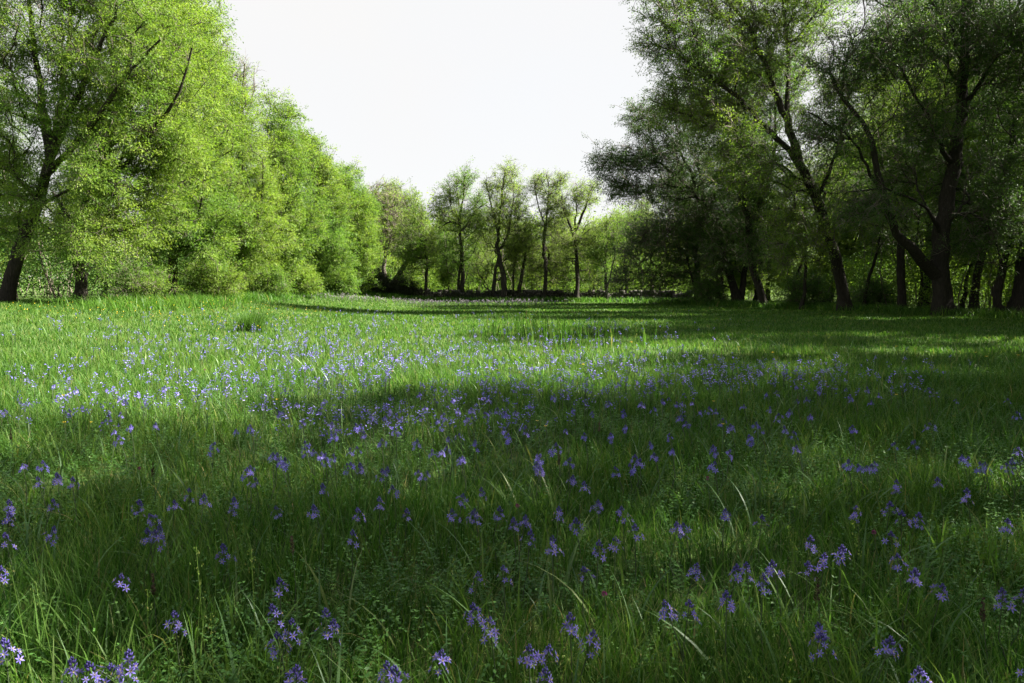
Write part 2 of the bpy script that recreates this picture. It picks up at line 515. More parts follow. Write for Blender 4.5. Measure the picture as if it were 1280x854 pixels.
def make_tree(name, label, cat, group, base_px, d0, stems, lobes, leaf='ash', bark='bark', k=1.15, tufts=6, per=13, L=0.10,
              seed=1, twig_r=0.006, spread=0.55, density=None, droop=0.5, crown_name='crown'):
    rng = np.random.default_rng(seed)
    sk = Skel(seed)
    b = P(base_px, 370, d0)
    gz = float(H(b[0], b[1]))
    for st in stems:
        pts, r0, r1 = st[0], st[1], st[2]
        w = []
        for q in pts:
            d = d0 + (q[2] if len(q) > 2 else 0.0)
            if q[1] == 'g':
                p = P(q[0], 370, d); p[2] = H(p[0], p[1]) - 0.05
            else:
                p = P(q[0], q[1], d)
            w.append(p)
        sk.stem(w, r0, r1, st[3] if len(st) > 3 else 0.4)
    if group == FROW:
        lobes = [(l[0], l[1], l[2] * 1.02, l[3] * 1.15, l[4], l[5]) for l in lobes]
    lb = [px_lobe(l, d0) for l in lobes]
    tips = lobe_tips(lb, k * 1.9, rng)
    tufts = int(tufts * 1.05); per = int(per * 2.5)
    tips[:, 2] = np.maximum(tips[:, 2], gz + 0.5)
    sk.grow(tips)
    sk.finish()
    root_p = sk.pos[0].copy(); root_p[2] = gz
    root = empty(name, root_p)
    tag(root, label, cat, group)
    for p, (v, f) in sorted(sk.mesh(gz).items()):
        link_mesh(sk.kinds[p], v - root_p, [f], M[bark], root, smooth_shade=True)
    # twigs off the outer wood, leaves in drooping tufts along them
    ids = np.array(sk.tip_ids)
    T = len(ids)
    src = np.repeat(ids, tufts)
    up = rng.integers(0, 4, len(src))
    for _ in range(3):
        mv = (up > 0) & (sk.rad[np.maximum(sk.par[src], 0)] < 0.035) & (sk.par[src] >= 0)
        src = np.where(mv, sk.par[src], src); up = up - 1
    st = sk.pos[src]
    out_d = unit(sk.dir[src] * 0.8 + rng.normal(size=(len(src), 3)) * 0.75 + np.array([0, 0, 0.15]))
    ln = spread * rng.uniform(0.5, 1.5, len(src))[:, None]
    mid = st + out_d * ln * 0.5 + np.array([0, 0, 0.06])
    end = st + out_d * ln + np.array([0, 0, -0.10 * droop]) * ln
    pts = np.stack([st, mid, end], 1)
    tv, tf = thin_tubes(pts, twig_r * rng.uniform(0.8, 1.4, len(src)), np.full(len(src), twig_r * 0.4))
    keep = np.ones(len(src), bool) if density is None else rng.random(len(src)) < density
    kp = np.nonzero(keep)[0]
    n = len(kp) * per
    own = np.repeat(kp, per)
    u = np.clip(rng.beta(2.6, 1.0, n), 0, 1)[:, None]
    base = np.where(u < 0.5, st[own] + (mid[own] - st[own]) * u * 2, mid[own] + (end[own] - mid[own]) * (u - 0.5) * 2)
    off = rng.normal(size=(n, 3)) * np.array([1, 1, 0.5]) * (0.65 * L + 0.05)
    lp = base + off
    ld = out_d[own] * 0.8 + rng.normal(size=(n, 3)) * 0.5 + unit(off) * 0.5 + np.array([0, 0, -droop])
    ll = L * rng.uniform(0.6, 1.35, n)
    lv, lf = leaves(lp, ld, ll, ll * rng.uniform(0.28, 0.42, n), rng)
    rn = np.clip(0.5 + 0.30 * rng.normal(size=len(src))[own] + 0.15 * rng.normal(size=n), 0, 1)
    V_ = np.vstack([lv, tv]) - root_p
    F_ = np.vstack([lf, tf + len(lv)])
    link_mesh(crown_name, V_, [F_], [M[leaf], M['twig']], root, rnd=np.concatenate([rn, np.zeros(len(tf))]),
              mat_idx=np.concatenate([np.zeros(len(lf), int), np.ones(len(tf), int)]))
    return root

# ------------------------------------------------------------------ the trees, left row (sunlit)
LROW, RROW, FROW = "trees of the sunlit left row", "trees of the shaded right row", "trees along the far end of the meadow"
tree_l1 = make_tree(
    "ash_tree", "big pale green ash on a thick dark leaning trunk, frontmost of the left row", "tree", LROW, 10, 27.0,
    [([(6, 'g'), (30, 295), (52, 240), (64, 200), (72, 150, 0.5)], 0.22, 0.13, 0.5),
     ([(64, 200), (52, 120, 0.6), (40, 40, 1.0), (30, -60, 1.4)], 0.17, 0.04),
     ([(66, 190), (100, 110, -0.8), (135, 40, -1.5), (160, -40, -2)], 0.14, 0.03),
     ([(58, 220), (110, 160, -1.5), (165, 90, -2.5), (200, 50, -3)], 0.12, 0.03),
     ([(44, 262), (90, 235, -1.5), (140, 225, -2.2)], 0.07, 0.02),
     ([(72, 150), (85, 60, 1), (95, -50, 2)], 0.13, 0.03)],
    [(55, 70, 95, 85, 0, 2.6), (-25, 110, 60, 110, 0, 2.5), (135, 105, 70, 75, -1.5, 2.2), (70, -50, 130, 80, 0, 3), (120, 215, 50, 35, -2, 1.5),
     (10, 220, 45, 45, 0.5, 1.8), (185, 40, 45, 60, -2, 1.5), (85, 275, 38, 22, -1.8, 1.0), (20, 285, 36, 24, 1.2, 1.2), (60, 150, 50, 40, -1.5, 1.5), (52, 308, 32, 20, -1.6, 0.9), (30, 240, 36, 30, -1.2, 1.2), (112, 318, 26, 22, -1.8, 0.9)], seed=11, k=0.95, bark='bark', per=17, L=0.08)
tree_l2 = make_tree(
    "ash_tree", "tall pale green ash with an upright dark trunk, beside the leaning trunk at left", "tree", LROW, 100, 28.5,
    [([(101, 'g'), (99, 330), (96, 295), (108, 255), (130, 200, 0.3), (150, 120, 0.6)], 0.23, 0.12, 0.45),
     ([(97, 292), (80, 262, 0.4), (66, 240, 0.8)], 0.12, 0.04),
     ([(108, 255), (160, 200, -1.2), (215, 130, -2), (240, 60, -2.2)], 0.13, 0.03),
     ([(99, 300), (125, 285, -1.5), (150, 290, -2.4)], 0.06, 0.02),
     ([(150, 120), (165, 20, 0.5), (170, -90, 1)], 0.12, 0.03)],
    [(180, 55, 62, 80, 0, 2.4), (165, 165, 75, 75, -0.5, 2.3), (150, -60, 85, 80, 0, 2.5), (218, 185, 48, 85, -0.5, 2), (222, 60, 40, 70, -0.5, 1.8),
     (175, 255, 55, 45, -1, 1.7), (146, 300, 36, 24, -2.4, 1.0)], seed=12, k=1.3, leaf='ash_fresh', L=0.085, per=15)
tree_l3 = make_tree(
    "ash_tree", "pale green ash in the left row, leafy to the ground beside the upright trunk", "tree", LROW, 225, 34.0,
    [([(214, 'g'), (216, 320), (224, 260), (232, 180), (236, 90)], 0.26, 0.08, 0.3),
     ([(216, 320), (245, 270, -1.5), (262, 210, -2)], 0.09, 0.03), ([(224, 260), (200, 200, 0.5), (190, 120, 1)], 0.10, 0.03)],
    [(240, 75, 42, 75, 0, 2.6), (252, 165, 42, 60, -0.8, 2.2), (235, 235, 55, 55, -1, 2.2), (262, 285, 48, 50, -1, 2), (205, 300, 42, 40, -1, 1.6), (228, 20, 36, 60, 0.5, 2)],
    seed=13, k=1.3)
tree_l4 = make_tree(
    "ash_tree", "broad bright green ash in the left row standing before a sparse grey crown", "tree", LROW, 300, 40.0,
    [([(292, 'g'), (294, 330), (300, 270), (298, 200), (302, 140)], 0.24, 0.07, 0.3), ([(294, 330), (322, 270, -1), (330, 210, -1)], 0.08, 0.03)],
    [(292, 165, 36, 52, 0, 2.4), (312, 215, 34, 55, -0.6, 2.2), (285, 250, 40, 48, -1, 2.2), (318, 290, 40, 42, -1, 2), (290, 325, 34, 28, -1, 1.5), (276, 110, 18, 30, 0, 1.5)],
    seed=14, k=1.4, leaf='ash_fresh')
tree_l5 = make_tree(
    "ash_tree", "bright green ash with a stepped top, middle of the left row", "tree", LROW, 350, 47.0,
    [([(346, 'g'), (347, 330), (352, 260), (350, 200), (353, 160)], 0.22, 0.06, 0.3)],
    [(348, 160, 25, 38, 0, 2.2), (362, 205, 26, 42, -0.4, 2), (345, 240, 34, 45, -0.8, 2.2), (370, 280, 32, 42, -0.8, 2), (348, 320, 36, 34, -1, 1.8)],
    seed=15, k=1.4, L=0.12, per=11)
tree_l6 = make_tree(
    "ash_tree", "rounded bright green ash with pale bare twigs low on its trunk, in the left row", "tree", LROW, 398, 55.0,
    [([(398, 'g'), (400, 335), (402, 280), (398, 235)], 0.22, 0.06, 0.3)],
    [(396, 210, 24, 32, 0, 2.2), (384, 190, 16, 24, 0, 1.8), (406, 255, 32, 42, -0.5, 2.4), (388, 290, 30, 40, -0.8, 2), (416, 310, 26, 38, -0.6, 1.8), (385, 335, 26, 22, -1, 1.5)],
    seed=16, k=1.4, L=0.13, per=10)
tree_l7 = make_tree(
    "ash_tree", "light green dome-shaped ash closing the far end of the left row", "tree", LROW, 440, 62.0,
    [([(441, 'g'), (442, 340), (443, 290), (441, 250)], 0.20, 0.06, 0.3)],
    [(434, 240, 22, 34, 0, 2.2), (458, 262, 14, 20, 0, 1.6), (448, 285, 25, 42, -0.4, 2.2), (430, 310, 24, 40, -0.8, 2), (455, 330, 18, 28, -0.4, 1.6)],
    seed=17, k=1.5, L=0.14, per=9)
make_tree(
    "ash_tree", "tall sparse grey-twigged tree showing above the left row against the sky", "tree", LROW, 300, 52.0,
    [([(296, 'g'), (298, 260), (302, 160), (306, 80)], 0.22, 0.05, 0.5), ([(302, 170), (285, 110), (276, 65)], 0.08, 0.02), ([(302, 160), (316, 120), (318, 85)], 0.07, 0.02)],
    [(302, 105, 16, 38, 0, 1.8), (282, 85, 16, 30, 0, 1.5), (262, 60, 16, 30, 0, 1.5)],
    seed=18, k=1.6, leaf='willow', bark='bark_grey', density=0.4, L=0.10, per=7, twig_r=0.010)

# ------------------------------------------------------------------ the far end
make_tree("bare_tree", "brownish half-bare tree with a dark forked trunk right of the left row", "tree", FROW, 482, 68.0,
          [([(480, 'g'), (480, 335), (483, 300), (480, 255)], 0.26, 0.06, 0.4), ([(481, 320), (492, 285), (497, 250)], 0.13, 0.03), ([(481, 315), (470, 280), (468, 245)], 0.11, 0.03)],
          [(482, 268, 24, 34, 0, 2.4), (476, 250, 16, 18, 0, 1.6), (494, 285, 18, 26, 0, 1.8)],
          seed=21, k=2.0, leaf='willow', bark='bark_grey', density=0.32, L=0.12, per=7, twig_r=0.016)
tree_f2 = make_tree("slender_tree", "tall light green tree behind the brownish half-bare tree", "tree", FROW, 505, 74.0,
          [([(503, 'g'), (504, 320), (505, 260)], 0.18, 0.05)],
          [(503, 258, 22, 24, 0, 2.2), (515, 280, 20, 26, 0, 2), (490, 240, 12, 10, 0, 1.4), (508, 310, 24, 24, 0, 2)], seed=22, density=0.45, k=1.5, leaf='willow', L=0.15, per=8)
make_tree("leaning_trunk_tree", "dark trunk leaning hard to the right below the half-bare tree", "tree", FROW, 488, 66.5,
          [([(486, 'g'), (494, 350), (505, 333), (514, 318)], 0.30, 0.14, 0.5)],
          [(515, 312, 16, 14, 0, 1.2)], seed=23, k=1.6, leaf='bush', L=0.13, per=8)
tree_f4 = make_tree("slender_tree", "small round-crowned tree with a thin crooked dark stem", "tree", FROW, 532, 64.0,
          [([(531, 'g'), (533, 345), (534, 325), (529, 300), (526, 275)], 0.14, 0.04, 0.4)],
          [(522, 295, 24, 26, 0, 2), (535, 315, 16, 26, 0, 1.6), (512, 325, 20, 26, 0, 1.8), (524, 272, 12, 12, 0, 1.2)], seed=24, density=0.45, k=1.6, leaf='ash', L=0.13, per=9)
make_tree("tall_tree", "tall dark-stemmed tree with separate leafy clumps and an arching side limb", "tree", FROW, 578, 66.0,
          [([(579, 'g'), (578, 345), (577, 310), (574, 275), (580, 240), (580, 222)], 0.22, 0.05, 0.5), ([(573, 'g'), (574, 345), (577, 308)], 0.12, 0.08),
           ([(574, 280), (563, 276), (552, 284)], 0.09, 0.03), ([(578, 290), (594, 265), (606, 256), (616, 262)], 0.10, 0.03)],
          [(580, 228, 17, 18, 0, 1.8), (554, 252, 14, 14, 0, 1.5), (548, 272, 11, 14, 0, 1.3), (564, 238, 10, 10, 0, 1.2), (574, 268, 16, 16, 0, 1.6),
           (590, 285, 20, 20, 0, 1.8), (600, 248, 10, 10, 0, 1.2), (568, 312, 20, 26, 0.6, 1.8), (585, 330, 20, 24, 1.5, 1.6), (598, 268, 14, 18, 0.5, 1.5)],
          seed=25, density=0.45, k=1.5, leaf='ash', L=0.13, per=9)
tree_f6 = make_tree("tall_tree", "tallest pale yellow-green tree of the far row, on two dark trunks that meet", "tree", FROW, 625, 64.0,
          [([(630, 'g'), (629, 350), (626, 328), (622, 312), (623, 285), (628, 240), (632, 215)], 0.27, 0.06, 0.55), ([(616, 'g'), (618, 345), (623, 322)], 0.17, 0.12),
           ([(624, 315), (634, 295), (640, 260), (642, 230)], 0.12, 0.03), ([(623, 290), (612, 250), (608, 225)], 0.09, 0.02)],
          [(636, 222, 17, 18, 0, 1.9), (612, 232, 10, 14, 0, 1.4), (636, 252, 26, 22, 0, 2.4), (650, 282, 22, 24, 0, 2.2), (622, 275, 18, 24, 0, 1.8), (664, 300, 16, 24, 0, 1.6), (640, 325, 22, 26, 1.5, 1.8), (606, 330, 16, 26, 2, 1.6), (605, 290, 16, 24, 1, 1.5)],
          seed=26, density=0.45, k=1.5, leaf='willow', L=0.12, per=8)
make_tree("leaning_trunk_tree", "short dark trunk leaning right between the two-trunked tree and a thin straight one", "tree", FROW, 648, 65.0,
          [([(648, 'g'), (651, 352), (655, 335), (657, 315)], 0.20, 0.08, 0.5), ([(641, 'g'), (642, 340), (645, 320)], 0.08, 0.05)],
          [(654, 306, 20, 20, 0, 1.8), (640, 316, 14, 16, 0, 1.5)], seed=27, density=0.45, k=1.6, leaf='willow', L=0.13, per=8)
make_tree("tall_tree", "thin straight tree with a narrow sparse crown in the far row", "tree", FROW, 682, 64.0,
          [([(681, 'g'), (682, 340), (680, 305), (684, 270), (686, 235), (683, 218)], 0.16, 0.04, 0.55), ([(682, 285), (672, 255), (668, 230)], 0.06, 0.02)],
          [(672, 230, 10, 14, 0, 1.4), (690, 240, 14, 22, 0, 1.5), (686, 285, 14, 26, 0, 1.6), (700, 225, 8, 10, 0, 1), (694, 325, 18, 26, 2, 1.8), (670, 330, 16, 24, 2, 1.6)], seed=28, k=2.0, leaf='willow', L=0.11, per=6, density=0.65, twig_r=0.010)
make_tree("tall_tree", "tree with a high fork and thin grey tops in the far row, leafy low down", "tree", FROW, 721, 63.0,
          [([(721, 'g'), (722, 345), (720, 315), (716, 292), (706, 265), (702, 245)], 0.22, 0.04, 0.5), ([(717, 295), (728, 270), (736, 245), (742, 230)], 0.12, 0.03), ([(718, 290), (720, 260), (716, 240)], 0.08, 0.02)],
          [(734, 242, 15, 15, 0, 1.6), (704, 262, 12, 16, 0, 1.4), (712, 302, 22, 16, 0, 2), (738, 296, 16, 18, 0, 1.8), (720, 245, 10, 14, 0, 1.2), (735, 330, 20, 26, 1.5, 1.8), (708, 330, 16, 24, 1.8, 1.6)],
          seed=29, k=1.6, leaf='willow', L=0.12, per=7, density=0.55, twig_r=0.009)
make_tree("slender_tree", "small many-stemmed tree next to the drooping dark trees in the far right corner", "tree", FROW, 757, 62.0,
          [([(758, 'g'), (756, 345), (752, 320)], 0.10, 0.03), ([(755, 'g'), (764, 340), (770, 310)], 0.09, 0.03), ([(760, 'g'), (757, 335), (760, 300)], 0.08, 0.03)],
          [(756, 305, 18, 24, 0, 1.8), (772, 290, 14, 22, 0, 1.6), (748, 320, 14, 14, 0, 1.4)], seed=30, density=0.45, k=1.6, leaf='ash', L=0.13, per=8)
tree_f9 = make_tree("slender_tree", "young tree with a thin straight stem beside the small many-stemmed tree", "tree", FROW, 783, 66.0,
          [([(782, 'g'), (783, 350), (780, 330), (786, 300)], 0.11, 0.03)], [(782, 300, 18, 26, 0, 1.8), (795, 280, 14, 20, 0, 1.6)], seed=31, density=0.45, k=1.6, leaf='ash', L=0.13, per=8)

# ------------------------------------------------------------------ the trees, right row (in shade, leaning over the meadow)
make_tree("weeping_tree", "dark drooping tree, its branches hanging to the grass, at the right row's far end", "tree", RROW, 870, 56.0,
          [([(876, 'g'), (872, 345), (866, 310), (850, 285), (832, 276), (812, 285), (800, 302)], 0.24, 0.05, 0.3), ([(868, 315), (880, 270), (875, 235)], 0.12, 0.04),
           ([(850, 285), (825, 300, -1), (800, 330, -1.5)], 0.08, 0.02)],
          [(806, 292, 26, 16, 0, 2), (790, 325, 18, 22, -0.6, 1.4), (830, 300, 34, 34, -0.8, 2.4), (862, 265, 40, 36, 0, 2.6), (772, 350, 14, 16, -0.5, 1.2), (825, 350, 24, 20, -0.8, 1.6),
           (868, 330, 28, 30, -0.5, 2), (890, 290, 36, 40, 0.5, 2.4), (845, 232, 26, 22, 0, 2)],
          seed=41, k=1.4, leaf='ash_shaded', L=0.12, per=9, droop=1.5, spread=1.3, density=0.5, twig_r=0.012)
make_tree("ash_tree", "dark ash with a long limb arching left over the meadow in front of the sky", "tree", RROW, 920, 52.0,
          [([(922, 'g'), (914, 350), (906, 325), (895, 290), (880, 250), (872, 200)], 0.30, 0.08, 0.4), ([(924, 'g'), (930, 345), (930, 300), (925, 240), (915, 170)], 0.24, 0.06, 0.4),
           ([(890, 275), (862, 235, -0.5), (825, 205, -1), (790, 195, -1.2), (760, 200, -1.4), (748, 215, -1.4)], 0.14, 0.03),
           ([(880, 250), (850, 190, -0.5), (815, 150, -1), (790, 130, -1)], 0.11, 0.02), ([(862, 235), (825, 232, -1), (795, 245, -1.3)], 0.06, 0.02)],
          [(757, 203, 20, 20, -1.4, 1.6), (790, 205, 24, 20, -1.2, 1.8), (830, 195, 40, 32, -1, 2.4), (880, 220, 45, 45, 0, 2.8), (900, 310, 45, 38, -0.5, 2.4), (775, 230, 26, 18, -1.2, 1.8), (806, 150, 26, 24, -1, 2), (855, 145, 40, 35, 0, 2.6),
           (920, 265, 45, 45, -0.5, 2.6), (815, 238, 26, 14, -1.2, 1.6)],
          seed=42, density=0.85, k=1.3, leaf='ash_shaded', L=0.11, per=9,  twig_r=0.013, spread=0.75, droop=0.8)
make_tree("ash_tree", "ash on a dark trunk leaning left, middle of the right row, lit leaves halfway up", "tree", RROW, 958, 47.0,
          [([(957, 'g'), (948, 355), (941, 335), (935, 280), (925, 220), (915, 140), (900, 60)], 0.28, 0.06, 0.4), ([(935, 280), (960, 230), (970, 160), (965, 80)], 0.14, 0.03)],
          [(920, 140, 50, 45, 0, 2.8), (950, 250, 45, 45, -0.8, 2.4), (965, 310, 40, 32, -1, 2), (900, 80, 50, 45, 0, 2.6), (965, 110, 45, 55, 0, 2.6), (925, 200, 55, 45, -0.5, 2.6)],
          seed=43, density=0.85, k=1.3, leaf='ash_shaded', L=0.11, per=9,  twig_r=0.012)
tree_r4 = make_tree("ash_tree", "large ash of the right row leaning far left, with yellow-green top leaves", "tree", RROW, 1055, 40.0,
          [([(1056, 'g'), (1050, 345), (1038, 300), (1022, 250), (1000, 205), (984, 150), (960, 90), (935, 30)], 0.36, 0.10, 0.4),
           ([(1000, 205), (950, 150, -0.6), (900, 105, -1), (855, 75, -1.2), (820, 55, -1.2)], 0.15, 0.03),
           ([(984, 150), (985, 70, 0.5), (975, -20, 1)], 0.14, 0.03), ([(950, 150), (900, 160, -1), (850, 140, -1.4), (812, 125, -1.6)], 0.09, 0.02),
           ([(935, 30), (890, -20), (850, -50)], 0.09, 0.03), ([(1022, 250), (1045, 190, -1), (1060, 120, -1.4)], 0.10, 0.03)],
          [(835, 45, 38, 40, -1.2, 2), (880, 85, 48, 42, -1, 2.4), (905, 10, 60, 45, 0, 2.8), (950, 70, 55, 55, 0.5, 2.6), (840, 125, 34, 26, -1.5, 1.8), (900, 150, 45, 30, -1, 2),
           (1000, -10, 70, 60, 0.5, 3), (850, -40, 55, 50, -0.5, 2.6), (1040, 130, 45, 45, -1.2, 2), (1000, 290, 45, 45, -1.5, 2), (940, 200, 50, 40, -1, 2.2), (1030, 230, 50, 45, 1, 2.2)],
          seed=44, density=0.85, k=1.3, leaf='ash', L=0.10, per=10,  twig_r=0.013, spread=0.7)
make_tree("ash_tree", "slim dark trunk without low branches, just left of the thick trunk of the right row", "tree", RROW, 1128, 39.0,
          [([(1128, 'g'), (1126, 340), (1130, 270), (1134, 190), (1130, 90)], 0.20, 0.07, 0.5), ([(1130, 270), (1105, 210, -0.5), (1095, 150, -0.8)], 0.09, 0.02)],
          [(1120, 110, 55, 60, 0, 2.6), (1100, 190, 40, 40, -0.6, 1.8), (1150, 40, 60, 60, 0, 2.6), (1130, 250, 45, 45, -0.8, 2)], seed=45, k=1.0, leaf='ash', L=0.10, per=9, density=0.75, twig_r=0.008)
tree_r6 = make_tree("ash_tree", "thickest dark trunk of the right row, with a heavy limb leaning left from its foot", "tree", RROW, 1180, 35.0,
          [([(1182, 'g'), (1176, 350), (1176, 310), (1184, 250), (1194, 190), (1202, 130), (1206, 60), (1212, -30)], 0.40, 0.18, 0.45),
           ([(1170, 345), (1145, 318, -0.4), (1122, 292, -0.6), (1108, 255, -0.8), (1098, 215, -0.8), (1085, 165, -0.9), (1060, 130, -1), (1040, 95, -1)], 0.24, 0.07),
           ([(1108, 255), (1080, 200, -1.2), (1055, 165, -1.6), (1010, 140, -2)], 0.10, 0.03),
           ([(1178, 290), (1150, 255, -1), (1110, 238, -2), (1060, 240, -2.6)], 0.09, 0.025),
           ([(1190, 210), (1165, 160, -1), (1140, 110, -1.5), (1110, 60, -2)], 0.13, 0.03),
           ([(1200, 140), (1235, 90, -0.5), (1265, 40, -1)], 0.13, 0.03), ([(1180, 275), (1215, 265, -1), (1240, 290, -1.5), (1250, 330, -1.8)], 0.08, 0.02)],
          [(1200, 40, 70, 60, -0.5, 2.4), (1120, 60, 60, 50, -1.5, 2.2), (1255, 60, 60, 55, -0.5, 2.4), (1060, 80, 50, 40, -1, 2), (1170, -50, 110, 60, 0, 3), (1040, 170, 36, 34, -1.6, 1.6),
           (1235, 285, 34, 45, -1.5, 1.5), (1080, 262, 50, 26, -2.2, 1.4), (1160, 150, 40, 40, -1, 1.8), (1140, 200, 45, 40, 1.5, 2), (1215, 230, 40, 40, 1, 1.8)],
          seed=46, density=0.85, k=1.25, leaf='ash_shaded', L=0.10, per=9,  twig_r=0.012, spread=0.65)
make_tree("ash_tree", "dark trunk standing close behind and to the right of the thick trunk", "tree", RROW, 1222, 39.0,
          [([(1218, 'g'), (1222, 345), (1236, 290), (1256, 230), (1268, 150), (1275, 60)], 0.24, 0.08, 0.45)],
          [(1262, 140, 50, 55, 0, 2.6), (1240, 220, 40, 40, 0, 2), (1270, 40, 50, 60, 0, 2.4), (1210, 290, 40, 40, 0.8, 2)], seed=47, k=1.0, leaf='ash_shaded', L=0.10, per=9, density=0.75)
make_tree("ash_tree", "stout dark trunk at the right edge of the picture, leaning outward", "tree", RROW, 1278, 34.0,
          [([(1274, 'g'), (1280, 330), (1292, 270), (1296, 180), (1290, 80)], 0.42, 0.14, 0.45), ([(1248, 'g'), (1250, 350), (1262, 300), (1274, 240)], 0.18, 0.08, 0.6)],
          [(1300, 100, 70, 70, 0, 2.6), (1270, 230, 45, 40, -0.6, 1.8), (1290, 0, 80, 70, 0, 2.8), (1300, 290, 45, 40, -0.8, 1.6)], seed=48, k=1.0, leaf='ash_shaded', L=0.10, per=9, density=0.85)
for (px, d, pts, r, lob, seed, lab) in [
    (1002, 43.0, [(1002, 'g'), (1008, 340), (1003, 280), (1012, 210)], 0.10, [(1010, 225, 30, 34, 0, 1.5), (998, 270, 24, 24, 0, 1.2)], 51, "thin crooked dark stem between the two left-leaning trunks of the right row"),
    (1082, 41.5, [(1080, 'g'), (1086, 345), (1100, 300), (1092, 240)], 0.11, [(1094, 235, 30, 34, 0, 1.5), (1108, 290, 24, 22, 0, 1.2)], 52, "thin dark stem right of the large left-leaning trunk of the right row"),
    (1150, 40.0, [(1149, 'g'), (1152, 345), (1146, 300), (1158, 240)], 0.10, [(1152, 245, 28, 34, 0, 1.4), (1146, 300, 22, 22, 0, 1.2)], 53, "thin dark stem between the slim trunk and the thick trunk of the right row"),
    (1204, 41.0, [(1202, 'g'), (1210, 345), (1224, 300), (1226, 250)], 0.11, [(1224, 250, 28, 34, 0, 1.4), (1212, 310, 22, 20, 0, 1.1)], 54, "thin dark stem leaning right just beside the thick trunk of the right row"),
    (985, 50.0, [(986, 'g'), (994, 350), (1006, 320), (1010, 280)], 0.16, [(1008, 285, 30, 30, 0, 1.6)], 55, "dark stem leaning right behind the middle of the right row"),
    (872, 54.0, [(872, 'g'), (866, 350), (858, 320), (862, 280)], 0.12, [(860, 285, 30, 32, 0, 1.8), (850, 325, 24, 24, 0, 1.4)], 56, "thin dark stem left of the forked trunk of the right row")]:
    make_tree("slender_tree", lab, "tree", RROW, px, d, [(pts, r, 0.03, 0.4)], lob, seed=seed, k=1.2, leaf='ash_shaded', L=0.10, per=8, density=0.8, twig_r=0.010)
print("trees", round(time.time() - T0, 1))

# ------------------------------------------------------------------ more of the same kinds: second rows, and the row's near end whose shade lies over the foreground
def again(src, x, y, rz, s, label, group):
    c = copy_tree(src)
    c.location = (x, y, float(H(x, y)) - 0.05)
    c.rotation_euler = (0, 0, rz)
    c.scale = (s, s, s * 1.0)
    c["label"] = label
    c["group"] = group
    return c
BACKL, BACKR = "trees behind the left row", "trees behind the right row"
for (x, y, rz, s, src, lab) in [
    (-25.5, 36, 1.9, 0.85, tree_l3, "pale green tree behind the leaning trunk of the left row, seen through its branches"),
    (-23, 43, 4.2, 0.9, tree_l4, "leafy tree behind the upright short trunk of the left row"),
    (-23, 52, 0.7, 0.9, tree_l3, "pale tree filling the gap behind the middle of the left row"),
    (-24, 66, 2.6, 0.8, tree_l5, "pale tree behind the far part of the left row")]:
    again(src, x, y, rz, s, lab, BACKL)
for (x, y, rz, s, src, lab) in [
    (31, 47, 2.2, 0.85, tree_r4, "tree crown behind the thick trunk of the right row, its leaves lit from behind"),
    (24, 54, 4.0, 0.8, tree_l3, "bushy tree behind the slim trunk of the right row"),
    (21, 62, 1.0, 0.8, tree_l5, "bushy tree behind the left-leaning trunk in the middle of the right row"),
    (36, 52, 5.2, 0.9, tree_l4, "bushy tree behind the right edge of the right row"),
    (29, 36, 1.2, 0.95, tree_l3, "leafy tree close behind the stout trunk at the right edge"),
    (18.5, 57, 3.5, 0.9, tree_l4, "leafy tree between the forked and the left-leaning trunks of the right row"),
    (23.5, 56, 3.0, 1.0, tree_r4, "dark arching ash behind the middle of the right row, closing the sky between its crowns"),
    (27.5, 50, 1.4, 1.1, tree_r6, "dark ash behind the slim trunk, its high crown closing the sky above"),
    (34, 58, 4.9, 1.15, tree_l1, "tall ash far behind the thick trunk, its crown filling the sky between limbs"),
    (27, 60, 0.3, 1.1, tree_l2, "tall leafy ash far behind the left-leaning trunk of the right row"),
    (25, 45.5, 0.2, 1.0, tree_l2, "tall leafy ash in the gap behind the slim and the thick trunks"),
    (30, 62, 2.4, 1.0, tree_l2, "tall leafy tree far behind the slim trunk of the right row"),
    (23, 70, 5.0, 0.7, tree_l5, "leafy tree behind the drooping tree at the far right corner")]:
    again(src, x, y, rz, s, lab, BACKR)
BACKF = "pale trees behind the far row"
for (px, d, rz, s, src, lab) in [
    (462, 84, 1.0, 1.0, tree_f2, "pale tree behind the dome-shaped ash at the far end of the left row"),
    (548, 78, 2.0, 0.95, tree_f4, "pale low tree in the gap right of the small round-crowned tree"),
    (563, 84, 3.3, 0.85, tree_f2, "pale tree behind the dark-stemmed tree with leafy clumps"),
    (598, 80, 4.4, 0.9, tree_f9, "pale young tree between the clumped tree and the two-trunked tree"),
    (638, 86, 0.8, 0.8, tree_f2, "pale tree showing low behind the two-trunked tree"),
    (664, 78, 5.3, 1.0, tree_f4, "pale low tree between the two-trunked and the thin straight tree"),
    (700, 84, 2.7, 0.85, tree_f2, "pale tree between the thin straight tree and the high-forked one"),
    (742, 80, 1.6, 1.0, tree_f9, "pale young tree right of the high-forked tree"),
    (768, 88, 3.9, 0.9, tree_f2, "pale tree in the bright gap before the drooping dark tree"),
    (560, 68.5, 1.1, 0.55, tree_f4, "low pale sapling behind the wall, left of the dark-stemmed clumped tree"),
    (597, 69.5, 2.9, 0.6, tree_f4, "low pale sapling behind the wall, between the clumped and the two-trunked tree"),
    (665, 69, 4.7, 0.55, tree_f4, "low pale sapling behind the wall, left of the thin straight tree"),
    (703, 70, 0.3, 0.6, tree_f4, "low pale sapling behind the wall, right of the thin straight tree"),
    (743, 69, 3.6, 0.55, tree_f4, "low pale sapling behind the wall, right of the high-forked tree"),
    (800, 86, 5.9, 0.95, tree_f6, "tall pale tree behind the drooping dark tree")]:
    q = P(px, 345, d)
    again(src, q[0], q[1], rz, s, lab, BACKF)
SHADE = "near trees of the right row that shade the foreground"  # trees behind the camera are unseen, added to block skylight over the grass
